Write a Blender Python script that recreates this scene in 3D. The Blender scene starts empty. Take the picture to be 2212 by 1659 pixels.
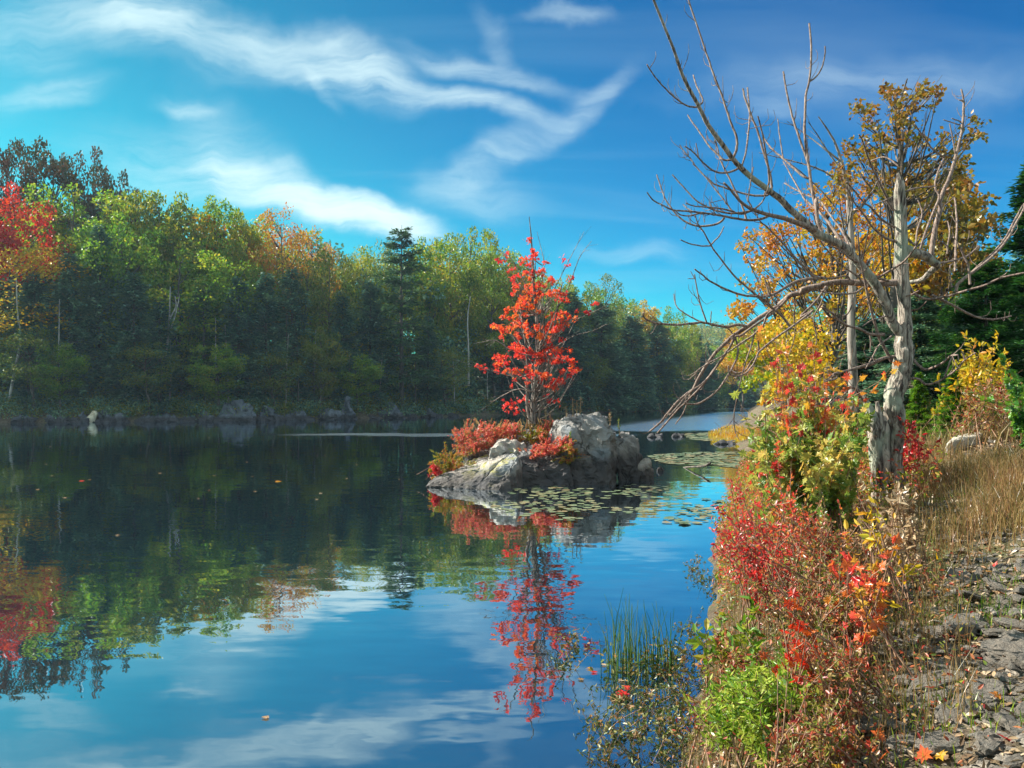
import bpy, bmesh, math, random
import numpy as np
from mathutils import Vector, noise, Matrix

# ------------------------------------------------------------------ camera, sky, sun, exposure
SC = bpy.context.scene
CAMZ, F, HY = 2.2, 800.0, 400.0           # eye height above the water, focal length in pixels of a 1024 frame, horizon row
cam_d = bpy.data.cameras.new('Camera'); cam = bpy.data.objects.new('Camera', cam_d)
SC.collection.objects.link(cam); SC.camera = cam
cam_d.sensor_width = 36.0; cam_d.lens = 36.0 * F / 1024.0
cam_d.shift_y = (HY - 384.0) / 1024.0
cam.location = (0, 0, CAMZ); cam.rotation_euler = (math.pi / 2, 0, 0)
cam_d.clip_start = 0.05; cam_d.clip_end = 5000

SUN_EL, SUN_AZ = math.radians(37), math.radians(-68)     # azimuth from +Y towards +X
sun_d = bpy.data.lights.new('Sun', 'SUN'); sun = bpy.data.objects.new('Sun', sun_d); SC.collection.objects.link(sun)
sun_d.energy = 5.0; sun_d.angle = math.radians(0.5); sun_d.color = (1.0, 0.93, 0.80)
sdir = Vector((math.sin(SUN_AZ) * math.cos(SUN_EL), math.cos(SUN_AZ) * math.cos(SUN_EL), math.sin(SUN_EL)))
sun.rotation_euler = sdir.to_track_quat('Z', 'Y').to_euler(); sun.location = (-40, 20, 60)

SC.view_settings.view_transform = 'Standard'; SC.view_settings.look = 'None'
SC.view_settings.exposure = 1.38; SC.view_settings.gamma = 1.0
SC.render.engine = 'CYCLES'
cy = SC.cycles
cy.max_bounces = 6; cy.diffuse_bounces = 3; cy.glossy_bounces = 3; cy.transmission_bounces = 3; cy.transparent_max_bounces = 4
cy.caustics_reflective = False; cy.caustics_refractive = False; cy.sample_clamp_indirect = 6.0
cy.use_denoising = True

W = bpy.data.worlds.new('World'); SC.world = W; W.use_nodes = True
nt = W.node_tree; N = nt.nodes; Lk = nt.links
for n in list(N): N.remove(n)
def wn(t, **k):
    n = N.new(t)
    for a, b in k.items(): setattr(n, a, b)
    return n
def wmath(op, a, b=None, c=None, clamp=False):
    n = N.new('ShaderNodeMath'); n.operation = op; n.use_clamp = clamp
    for i, v in enumerate((a, b, c)):
        if v is None: continue
        if isinstance(v, (int, float)): n.inputs[i].default_value = v
        else: Lk.new(v, n.inputs[i])
    return n.outputs[0]
def build_world():
    out = wn('ShaderNodeOutputWorld'); bg = wn('ShaderNodeBackground'); bg.inputs[1].default_value = 0.10
    Lk.new(bg.outputs[0], out.inputs[0])
    sky = wn('ShaderNodeTexSky', sky_type='NISHITA', sun_disc=False, sun_elevation=SUN_EL, sun_rotation=SUN_AZ,
             altitude=0, air_density=1.0, dust_density=0.3, ozone_density=2.0)
    hs = wn('ShaderNodeHueSaturation'); hs.inputs['Saturation'].default_value = 1.25; hs.inputs['Value'].default_value = 1.0
    Lk.new(sky.outputs[0], hs.inputs['Color'])
    tint = wn('ShaderNodeMix', data_type='RGBA', blend_type='MULTIPLY'); tint.inputs[0].default_value = 1.0
    Lk.new(hs.outputs[0], tint.inputs[6]); tint.inputs[7].default_value = (0.074, 0.187, 0.190, 1)      # Nishita radiance brought near 0..1 ...
    gm = wn('ShaderNodeGamma'); gm.inputs[1].default_value = 1.55; Lk.new(tint.outputs[2], gm.inputs[0])   # ... deepened ...
    sk2 = wn('ShaderNodeMix', data_type='RGBA', blend_type='MULTIPLY'); sk2.inputs[0].default_value = 1.0
    Lk.new(gm.outputs[0], sk2.inputs[6]); # ... and scaled back, greener towards the west
    we = wn('ShaderNodeMix', data_type='RGBA'); we.inputs[6].default_value = (3.0, 3.7, 2.0, 1); we.inputs[7].default_value = (.2, 3.1, 3.1, 1)
    tcw = wn('ShaderNodeTexCoord'); spw = wn('ShaderNodeSeparateXYZ'); Lk.new(tcw.outputs['Generated'], spw.inputs[0])
    mw = wn('ShaderNodeMapRange', interpolation_type='SMOOTHSTEP'); Lk.new(spw.outputs[0], mw.inputs[0]); mw.inputs[1].default_value = -.55; mw.inputs[2].default_value = .45
    Lk.new(mw.outputs[0], we.inputs[0]); Lk.new(we.outputs[2], sk2.inputs[7])
    tc = wn('ShaderNodeTexCoord'); sp = wn('ShaderNodeSeparateXYZ'); Lk.new(tc.outputs['Generated'], sp.inputs[0])
    yy = wmath('MAXIMUM', sp.outputs[1], 0.05)
    u = wmath('DIVIDE', sp.outputs[0], yy); v = wmath('DIVIDE', sp.outputs[2], yy)
    uv = wn('ShaderNodeCombineXYZ'); Lk.new(u, uv.inputs[0]); Lk.new(v, uv.inputs[1])
    # warp
    nz = wn('ShaderNodeTexNoise'); nz.inputs['Scale'].default_value = 7; nz.inputs['Detail'].default_value = 5
    Lk.new(uv.outputs[0], nz.inputs['Vector'])
    sb = wn('ShaderNodeVectorMath', operation='SUBTRACT'); Lk.new(nz.outputs['Color'], sb.inputs[0]); sb.inputs[1].default_value = (.5, .5, .5)
    sc_ = wn('ShaderNodeVectorMath', operation='SCALE'); Lk.new(sb.outputs[0], sc_.inputs[0]); sc_.inputs['Scale'].default_value = 0.10
    ad = wn('ShaderNodeVectorMath', operation='ADD'); Lk.new(uv.outputs[0], ad.inputs[0]); Lk.new(sc_.outputs[0], ad.inputs[1])
    flat = wn('ShaderNodeVectorMath', operation='MULTIPLY'); Lk.new(ad.outputs[0], flat.inputs[0]); flat.inputs[1].default_value = (1, 1, 0)
    # streaks of cirrus, each an oval in the sky: ends (x1,y1)-(x2,y2) in a 2212 px wide drawing of the sky, half width, strength
    S = [(100, 0, 560, 105, 62, .85), (190, 20, 380, 45, 30, .45), (500, 60, 920, 195, 50, .95), (840, 175, 1210, 262, 26, .85),
         (840, 85, 1240, 190, 26, .5), (690, 50, 880, 175, 34, .6), (1380, 120, 1170, 300, 24, .36), (1200, 280, 930, 410, 34, .42),
         (470, 355, 740, 465, 44, 1.5), (640, 430, 920, 508, 38, 3.2), (-30, 215, 220, 185, 26, .45), (340, 218, 460, 220, 15, .5),
         (420, 235, 560, 360, 60, .32), (200, 320, 620, 420, 70, .45), (650, 120, 740, 230, 16, .4), (1040, 20, 1090, 120, 26, .25),
         (1120, 40, 1330, 40, 16, .3), (1450, 185, 2300, 170, 48, .22), (1230, 548, 1520, 560, 22, .25), (900, 400, 1150, 440, 40, .3),
         (-60, 20, 140, 120, 70, .25), (1600, 230, 1720, 250, 22, .25)]
    tot = None
    for (x1, y1, x2, y2, w, s) in S:
        k = 2.16 * F
        a = ((x1 / 2.16 - 512) / F, (HY - y1 / 2.16) / F); b = ((x2 / 2.16 - 512) / F, (HY - y2 / 2.16) / F)
        L = math.hypot(b[0] - a[0], b[1] - a[1]) / 2 + w / k
        m = wn('ShaderNodeMapping', vector_type='TEXTURE')
        m.inputs['Location'].default_value = ((a[0] + b[0]) / 2, (a[1] + b[1]) / 2, 0)
        m.inputs['Rotation'].default_value = (0, 0, math.atan2(b[1] - a[1], b[0] - a[0]))
        m.inputs['Scale'].default_value = (L * 1.3, w / k * 1.9, 1)
        Lk.new(flat.outputs[0], m.inputs['Vector'])
        ln = wn('ShaderNodeVectorMath', operation='LENGTH'); Lk.new(m.outputs[0], ln.inputs[0])
        mr = wn('ShaderNodeMapRange', interpolation_type='SMOOTHERSTEP'); Lk.new(ln.outputs['Value'], mr.inputs[0])
        mr.inputs[1].default_value = 1.0; mr.inputs[2].default_value = 0.0; mr.inputs[3].default_value = 0; mr.inputs[4].default_value = s * .85
        tot = mr.outputs[0] if tot is None else wmath('ADD', tot, mr.outputs[0])
    front = wmath('GREATER_THAN', sp.outputs[1], 0.05)
    tot = wmath('MULTIPLY', tot, front)
    # fibres
    fm = wn('ShaderNodeMapping'); fm.inputs['Rotation'].default_value = (0, 0, math.radians(17)); fm.inputs['Scale'].default_value = (6, 30, 1)
    Lk.new(ad.outputs[0], fm.inputs['Vector'])
    fn = wn('ShaderNodeTexNoise'); fn.inputs['Scale'].default_value = 1.0; fn.inputs['Detail'].default_value = 7; fn.inputs['Roughness'].default_value = .62
    fn.inputs['Distortion'].default_value = .15
    Lk.new(fm.outputs[0], fn.inputs['Vector'])
    fr = wn('ShaderNodeMapRange'); Lk.new(fn.outputs[0], fr.inputs[0]); fr.inputs[1].default_value = .28; fr.inputs[2].default_value = .72
    fr.inputs[3].default_value = .12; fr.inputs[4].default_value = 1.3
    c1 = wmath('MULTIPLY', tot, fr.outputs[0])
    # generic thin veil everywhere on a high flat layer
    zz = wmath('ADD', wmath('MAXIMUM', sp.outputs[2], 0.0), 0.12)
    pl = wn('ShaderNodeCombineXYZ'); Lk.new(wmath('DIVIDE', sp.outputs[0], zz), pl.inputs[0]); Lk.new(wmath('DIVIDE', sp.outputs[1], zz), pl.inputs[1])
    pm = wn('ShaderNodeMapping'); pm.inputs['Rotation'].default_value = (0, 0, .6); pm.inputs['Scale'].default_value = (.5, 1.6, 1)
    Lk.new(pl.outputs[0], pm.inputs[0])
    pn = wn('ShaderNodeTexNoise'); pn.inputs['Scale'].default_value = 1.3; pn.inputs['Detail'].default_value = 6; pn.inputs['Distortion'].default_value = .7
    Lk.new(pm.outputs[0], pn.inputs['Vector'])
    pr = wn('ShaderNodeMapRange'); Lk.new(pn.outputs[0], pr.inputs[0]); pr.inputs[1].default_value = .48; pr.inputs[2].default_value = .75
    pr.inputs[3].default_value = 0; pr.inputs[4].default_value = .08
    # unseen cloud brightness added overhead and behind to fill the shaded forest
    fill_bank = wn('ShaderNodeMapRange', interpolation_type='SMOOTHSTEP'); Lk.new(wmath('SUBTRACT', wmath('MULTIPLY', sp.outputs[2], 1.0), sp.outputs[1]), fill_bank.inputs[0])
    fill_bank.inputs[1].default_value = .0; fill_bank.inputs[2].default_value = .6; fill_bank.inputs[3].default_value = 0; fill_bank.inputs[4].default_value = 1.3
    bn = wmath('MULTIPLY', fill_bank.outputs[0], wmath('ADD', pn.outputs[0], .3))
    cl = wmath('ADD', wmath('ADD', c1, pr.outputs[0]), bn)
    # 1 - exp(-c)
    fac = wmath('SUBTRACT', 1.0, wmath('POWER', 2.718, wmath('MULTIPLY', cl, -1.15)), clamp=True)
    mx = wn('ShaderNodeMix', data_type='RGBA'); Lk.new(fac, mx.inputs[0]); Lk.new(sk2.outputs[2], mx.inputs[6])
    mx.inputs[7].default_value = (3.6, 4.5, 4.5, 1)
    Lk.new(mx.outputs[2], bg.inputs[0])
build_world()

# ------------------------------------------------------------------ helpers
RNG = np.random.default_rng(7); random.seed(11)
COL = SC.collection
def V(vx, vy, Y):                       # a point of the 2212-wide view at distance Y
    return np.array([(vx / 2.16016 - 512) / F * Y, Y, CAMZ + (HY - vy / 2.16016) / F * Y])
def tag(o, label=None, cat=None, group=None, kind=None):
    if label: o['label'] = label
    if cat: o['category'] = cat
    if group: o['group'] = group
    if kind: o['kind'] = kind
    return o
def empty(name, loc, label, cat, group=None, rz=0.0):
    o = bpy.data.objects.new(name, None); COL.objects.link(o); o.location = loc; o.rotation_euler[2] = rz
    o.empty_display_size = .2
    return tag(o, label, cat, group)
class MB:
    def __init__(s): s.v = []; s.f = []; s.r = []; s.n = 0; s.sm = []
    def add(s, verts, faces, rnd=None, smooth=False):
        verts = np.asarray(verts, float).reshape(-1, 3); faces = np.asarray(faces, np.int64)
        s.v.append(verts); s.f.append(faces + s.n); s.n += len(verts)
        if rnd is None: rnd = np.full(len(faces), .5)
        elif np.isscalar(rnd): rnd = np.full(len(faces), rnd)
        s.r.append(rnd); s.sm.append(np.full(len(faces), smooth))
    def mesh(s, name, origin=(0, 0, 0)):
        me = bpy.data.meshes.new(name)
        v = np.concatenate(s.v) - np.array(origin)
        me.vertices.add(len(v)); me.vertices.foreach_set('co', v.ravel())
        nl = sum(f.size for f in s.f); nf = sum(len(f) for f in s.f)
        me.loops.add(nl); me.loops.foreach_set('vertex_index', np.concatenate([f.ravel() for f in s.f]))
        me.polygons.add(nf)
        tot = np.concatenate([np.full(len(f), f.shape[1]) for f in s.f])
        me.polygons.foreach_set('loop_start', np.concatenate([[0], np.cumsum(tot)[:-1]]))
        me.polygons.foreach_set('use_smooth', np.concatenate(s.sm))
        at = me.attributes.new('rnd', 'FLOAT', 'FACE'); at.data.foreach_set('value', np.concatenate(s.r).astype(np.float32))
        me.update(calc_edges=True); me.validate()
        return me
    def build(s, name, mat, parent=None, origin=(0, 0, 0)):
        return link(name, s.mesh(name, origin), mat, parent, None if parent is not None else origin)
def link(name, me, mat, parent=None, loc=None):
    o = bpy.data.objects.new(name, me); COL.objects.link(o)
    if len(me.materials) == 0: me.materials.append(mat)
    o.material_slots[0].link = 'OBJECT'; o.material_slots[0].material = mat
    if parent is not None: o.parent = parent
    if loc is not None: o.location = loc
    return o
def tube(mb, pts, rad, sides=6, rough=0.0, rnd=.5, seed=0, cap=True):
    pts = np.asarray(pts, float); n = len(pts); rad = np.broadcast_to(np.asarray(rad, float), (n,))
    d = np.gradient(pts, axis=0); d /= np.linalg.norm(d, axis=1)[:, None] + 1e-9
    ref = np.array([1., 0, 0]) if abs(d[0][0]) < .8 else np.array([0, 1., 0])
    vs = []
    ang = np.arange(sides) * 2 * math.pi / sides
    a = ref
    for i in range(n):
        a = a - d[i] * np.dot(a, d[i]); a /= np.linalg.norm(a) + 1e-9
        b = np.cross(d[i], a)
        r = np.full(sides, rad[i])
        if rough:
            rr = np.array([noise.noise(Vector((math.cos(t) * 1.6 + seed, math.sin(t) * 1.6, i * .28))) for t in ang]) + \
                 .5 * np.array([noise.noise(Vector((math.cos(t) * 4 + seed, math.sin(t) * 4, i * .4))) for t in ang]) + \
                 (.55 * np.array([noise.noise(Vector((math.cos(t) * 10 + seed, math.sin(t) * 10, i * .22))) for t in ang]) if sides > 30 else 0)
            r = r * (1 + rough * rr)
        vs.append(pts[i] + (np.cos(ang)[:, None] * a + np.sin(ang)[:, None] * b) * r[:, None])
    vs = np.concatenate(vs)
    i, j = np.meshgrid(np.arange(n - 1), np.arange(sides), indexing='ij'); j2 = (j + 1) % sides
    f = np.stack([i * sides + j, i * sides + j2, (i + 1) * sides + j2, (i + 1) * sides + j], -1).reshape(-1, 4)
    mb.add(vs, f, rnd, True)
    if cap:
        c = np.vstack([vs[-sides:], pts[-1] + d[-1] * rad[-1] * .5]); k = np.arange(sides)
        mb.add(c, np.stack([k, (k + 1) % sides, np.full(sides, sides)], 1), rnd, True)
def resample(pts, n):                   # smooth curve through points (Catmull-Rom)
    p = np.asarray(pts, float)
    if len(p) < 3:
        t = np.linspace(0, 1, n)[:, None]; return p[0] * (1 - t) + p[-1] * t
    q = np.vstack([2 * p[0] - p[1], p, 2 * p[-1] - p[-2]]); out = []
    for t in np.linspace(0, len(p) - 1 - 1e-6, n):
        i = int(t); u = t - i; a, b, c, d = q[i], q[i + 1], q[i + 2], q[i + 3]
        out.append(.5 * ((2 * b) + (c - a) * u + (2 * a - 5 * b + 4 * c - d) * u * u + (3 * b - 3 * c + d - a) * u ** 3))
    return np.array(out)
# leaf templates: verts in a unit leaf lying along +x, z is the fold
RHOMB = (np.array([[0, 0, 0], [.5, .34, .05], [1, 0, 0], [.5, -.34, .05]]), np.array([[0, 1, 2, 3]]))
NEEDLE = (np.array([[0, .0, 0], [.5, .09, .0], [1, 0, 0], [.5, -.09, .0]]), np.array([[0, 1, 2, 3]]))
OVAL = (np.array([[0, 0, 0], [.3, .2, .07], [.7, .17, .06], [1, 0, -.04], [.7, -.17, .06], [.3, -.2, .07], [.5, 0, -.02]]),
        np.array([[0, 6, 1], [1, 6, 2], [2, 6, 3], [3, 6, 4], [4, 6, 5], [5, 6, 0]]))
def _maple():
    out = [(0, 0), (.05, .12), (-.08, .38), (.2, .27), (.28, .55), (.45, .33), (.62, .36), (.6, .17), (1.0, 0)]
    o = out + [(x, -y) for x, y in out[-2:0:-1]]
    v = [(.3, 0, -.04)] + [(x, y, .10 * abs(y) + (.03 if i % 2 else -.03)) for i, (x, y) in enumerate(o)]
    n = len(o)
    return np.array(v, float), np.array([[0, 1 + i, 1 + (i + 1) % n] for i in range(n)])
MAPLE = _maple()
def unit(a): return a / (np.linalg.norm(a, axis=-1, keepdims=True) + 1e-9)
def leaves(mb, cen, size, tpl=RHOMB, up=.6, along=None, rnd=None, jit=1.0):
    cen = np.asarray(cen, float); n = len(cen)
    if n == 0: return
    size = np.broadcast_to(np.asarray(size, float), (n,)) * RNG.uniform(.7, 1.25, n)
    nrm = unit(RNG.normal(size=(n, 3)) * jit + np.array([0, 0, up]))
    t = RNG.normal(size=(n, 3)) if along is None else np.asarray(along) + RNG.normal(size=(n, 3)) * .35
    t = unit(t - nrm * (t * nrm).sum(1)[:, None]); b = np.cross(nrm, t)
    tv, tf = tpl
    v = cen[:, None, :] + size[:, None, None] * (tv[None, :, 0:1] * t[:, None] + tv[None, :, 1:2] * b[:, None] + tv[None, :, 2:3] * nrm[:, None])
    f = tf[None] + (np.arange(n) * len(tv))[:, None, None]
    if rnd is None: rnd = RNG.random(n)
    mb.add(v.reshape(-1, 3), f.reshape(-1, tf.shape[1]), np.repeat(rnd, len(tf)))

# ------------------------------------------------------------------ materials
def lin(c):
    return tuple(((x / 255) / 12.92 if x / 255 <= .04045 else ((x / 255 + .055) / 1.055) ** 2.4) for x in c)
class MT:
    def __init__(s, name):
        s.m = bpy.data.materials.new(name); s.m.use_nodes = True; s.t = s.m.node_tree; s.N = s.t.nodes; s.L = s.t.links
        for n in list(s.N): s.N.remove(n)
        s.out = s.N.new('ShaderNodeOutputMaterial')
    def n(s, t, ins=None, **k):
        x = s.N.new(t)
        for a, b in k.items(): setattr(x, a, b)
        for a, b in (ins or {}).items():
            if isinstance(b, bpy.types.NodeSocket): s.L.new(b, x.inputs[a])
            else: x.inputs[a].default_value = b
        return x
    def ramp(s, fac, cols, pos=None, interp='LINEAR'):
        r = s.n('ShaderNodeValToRGB', {0: fac}); e = r.color_ramp; e.interpolation = interp
        if pos is None: pos = [i / (len(cols) - 1) for i in range(len(cols))]
        while len(e.elements) < len(cols): e.elements.new(.5)
        for i, (p, c) in enumerate(zip(pos, cols)): e.elements[i].position = p; e.elements[i].color = (*c, 1)
        return r.outputs[0]
    def noise(s, scale, detail=4, rough=.55, vec=None, dist=0):
        if vec is None: vec = s.n('ShaderNodeTexCoord').outputs['Object']
        return s.n('ShaderNodeTexNoise', {'Vector': vec, 'Scale': scale, 'Detail': detail, 'Roughness': rough, 'Distortion': dist})
def leaf_mat(name, cols, trans=.42, clump=.35, cscale=.35, gloss=0.03):
    m = MT(name)
    at = m.n('ShaderNodeAttribute', attribute_name='rnd', attribute_type='GEOMETRY')
    ns = m.noise(cscale, 2)
    oi = m.n('ShaderNodeObjectInfo')
    a = m.n('ShaderNodeMath', {0: ns.outputs[0], 1: .5}, operation='SUBTRACT').outputs[0]
    a = m.n('ShaderNodeMath', {0: a, 1: clump * 4, 2: at.outputs['Fac']}, operation='MULTIPLY_ADD').outputs[0]
    b = m.n('ShaderNodeMath', {0: oi.outputs['Random'], 1: .2, 2: a}, operation='MULTIPLY_ADD').outputs[0]
    b = m.n('ShaderNodeMath', {0: b, 1: .1}, operation='SUBTRACT', use_clamp=True).outputs[0]
    c = m.ramp(b, cols)
    d = m.n('ShaderNodeBsdfDiffuse', {'Color': c}); t = m.n('ShaderNodeBsdfTranslucent', {'Color': c})
    mx = m.n('ShaderNodeMixShader', {0: trans, 1: d.outputs[0], 2: t.outputs[0]}).outputs[0]
    if gloss:
        g = m.n('ShaderNodeBsdfGlossy', {'Color': (.8, .85, .9, 1), 'Roughness': .38})
        mx = m.n('ShaderNodeMixShader', {0: gloss, 1: mx, 2: g.outputs[0]}).outputs[0]
    m.L.new(mx, m.out.inputs[0]); return m.m
LM = {
 'green': leaf_mat('leaf_green', [(.05, .15, .012), (.12, .27, .015), (.24, .36, .018), (.40, .36, .018)], trans=.5),
 'yellowgreen': leaf_mat('leaf_yellow_green', [(.08, .17, .01), (.17, .28, .015), (.32, .34, .015), (.42, .29, .012)], trans=.5),
 'gold': leaf_mat('leaf_gold', [(.24, .28, .012), (.55, .40, .015), (.62, .35, .012), (.50, .16, .01)]),
 'orange': leaf_mat('leaf_orange', [(.32, .28, .02), (.50, .30, .015), (.52, .19, .01), (.42, .10, .01)]),
 'red': leaf_mat('leaf_red', [(.5, .12, .01), (.55, .05, .012), (.6, .025, .01), (.42, .015, .012)]),
 'darkoak': leaf_mat('leaf_dark_oak', [(.03, .05, .012), (.07, .07, .014), (.13, .06, .016), (.17, .05, .018)], trans=.25),
 'brownoak': leaf_mat('leaf_brown_oak', [(.10, .11, .012), (.22, .17, .014), (.30, .15, .015), (.20, .07, .015)], trans=.4, cscale=.6),
 'hemlock': leaf_mat('needles_hemlock', [(.025, .09, .07), (.065, .17, .12), (.14, .27, .15), (.24, .35, .15)], trans=.15, gloss=.05),
 'pine': leaf_mat('needles_pine', [(.03, .09, .035), (.05, .13, .05), (.09, .18, .05), (.15, .22, .05)], trans=.2, gloss=.05),
 'cedar': leaf_mat('needles_cedar', [(.006, .03, .008), (.012, .06, .012), (.03, .11, .018), (.09, .19, .02)], trans=.3, cscale=.8),
 'olive': leaf_mat('leaf_olive', [(.05, .11, .015), (.11, .18, .02), (.20, .23, .025), (.32, .24, .025)]),
 'mapletree': leaf_mat('leaf_island_red', [(.80, .22, .03), (.82, .10, .04), (.80, .06, .05), (.66, .03, .04)], trans=.55, cscale=.45, clump=.5, gloss=.03),
 'huckle': leaf_mat('leaf_huckleberry', [(.38, .34, .08), (.72, .17, .09), (.75, .10, .10), (.78, .38, .32)], trans=.5, cscale=1.2, clump=.3),
 'hucklegreen': leaf_mat('leaf_huckleberry_green', [(.12, .22, .015), (.30, .33, .02), (.5, .22, .05), (.6, .07, .05)], trans=.4, cscale=1.5),
 'crimson': leaf_mat('leaf_crimson', [(.55, .015, .02), (.62, .02, .03), (.7, .05, .03), (.36, .008, .015)], trans=.5, cscale=3, gloss=.05),
 'maplemix': leaf_mat('leaf_maple_mix', [(.06, .13, .015), (.16, .26, .03), (.42, .42, .08), (.58, .38, .08)], trans=.5, cscale=2.2, clump=.3),
 'mapleorange': leaf_mat('leaf_maple_orange', [(.6, .35, .03), (.65, .18, .04), (.7, .07, .05), (.6, .02, .02)], trans=.5, cscale=3, clump=.4),
 'mixed': leaf_mat('leaf_mixed_brush', [(.07, .11, .012), (.24, .25, .03), (.34, .20, .08), (.45, .10, .04), (.28, .02, .02)], trans=.4, cscale=4, clump=.4),
 'tan': leaf_mat('leaf_dry_tan', [(.22, .13, .06), (.38, .26, .14), (.52, .40, .26), (.30, .14, .05)], trans=.3, cscale=5),
 'feather': leaf_mat('leaf_feathery_green', [(.08, .18, .01), (.18, .32, .02), (.34, .43, .04), (.48, .46, .10)], trans=.45, cscale=5),
 'lance': leaf_mat('leaf_lance_green', [(.05, .14, .01), (.13, .25, .012), (.3, .33, .02), (.45, .35, .03)], trans=.45, cscale=5),
 'drygrass': leaf_mat('grass_dry', [(.10, .10, .03), (.26, .18, .06), (.34, .22, .10), (.22, .10, .045)], trans=.35, cscale=1.5),
 'greengrass': leaf_mat('grass_green', [(.05, .13, .01), (.12, .24, .015), (.25, .33, .02), (.35, .35, .05)], trans=.4, cscale=1.5),
 'reed': leaf_mat('reed_green', [(.02, .08, .015), (.05, .15, .02), (.12, .2, .03), (.2, .2, .05)], trans=.25, cscale=3),
 'weed': leaf_mat('leaf_water_weed', [(.04, .08, .02), (.10, .14, .03), (.22, .2, .06), (.3, .15, .05)], trans=.3, cscale=6),
 'litter': leaf_mat('leaf_litter', [(.09, .055, .03), (.18, .11, .06), (.30, .20, .11), (.46, .36, .24), (.34, .13, .05)], trans=.1, cscale=4, clump=.25, gloss=.04),
 'juniper': leaf_mat('leaf_bright_juniper', [(.03, .12, .015), (.07, .22, .015), (.18, .34, .02), (.35, .42, .02)], trans=.35, cscale=1.5),
 'pad': leaf_mat('leaf_lily_pad', [(.07, .11, .05), (.11, .15, .08), (.18, .20, .11), (.22, .16, .08)], trans=.1, cscale=.8, gloss=.12),
}
def bark_mat(name, dark, light, scale=1.0, bump=.6, lichen=None, dist=.02):
    m = MT(name); tc = m.n('ShaderNodeTexCoord').outputs['Object']
    mp = m.n('ShaderNodeMapping', {'Vector': tc, 'Scale': (14 * scale, 14 * scale, 2.6 * scale)}).outputs[0]
    a = m.noise(1.0, 6, .65, mp, 1.2).outputs[0]
    b = m.noise(2.5 * scale, 3, .5, tc).outputs[0]
    c = m.ramp(a, [dark, tuple(x * .55 + y * .45 for x, y in zip(dark, light)), light], [.40, .49, .60])
    if lichen:
        f = m.n('ShaderNodeMapRange', {0: b, 1: .52, 2: .62}).outputs[0]
        c = m.n('ShaderNodeMix', {0: f, 6: c, 7: (*lichen, 1)}, data_type='RGBA').outputs[2]
    bp = m.n('ShaderNodeBump', {'Height': a, 'Strength': bump, 'Distance': dist / scale})
    p = m.n('ShaderNodeBsdfPrincipled', {'Base Color': c, 'Roughness': .85, 'Normal': bp.outputs[0]})
    m.L.new(p.outputs[0], m.out.inputs[0]); return m.m
BARK_SNAG = bark_mat('bark_weathered', (.035, .022, .018), (.50, .43, .36), 1.3, 1.0, (.34, .36, .28), dist=.07)
BARK_TWIG = bark_mat('bark_twig', (.07, .04, .035), (.30, .22, .18), 3.0, .3)
BARK_FAR = bark_mat('bark_far', (.03, .025, .02), (.16, .13, .11), .25, .3)
BARK_PALE = bark_mat('bark_pale', (.22, .20, .18), (.55, .52, .47), .25, .3)
BARK_GREY = bark_mat('bark_grey', (.05, .04, .035), (.34, .29, .25), .7, .6)
STEM = bark_mat('shrub_stem', (.12, .05, .03), (.36, .22, .14), 3.0, .3)
DRYSTEM = bark_mat('dry_stalk', (.3, .2, .09), (.55, .42, .22), 3.0, .2)
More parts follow.
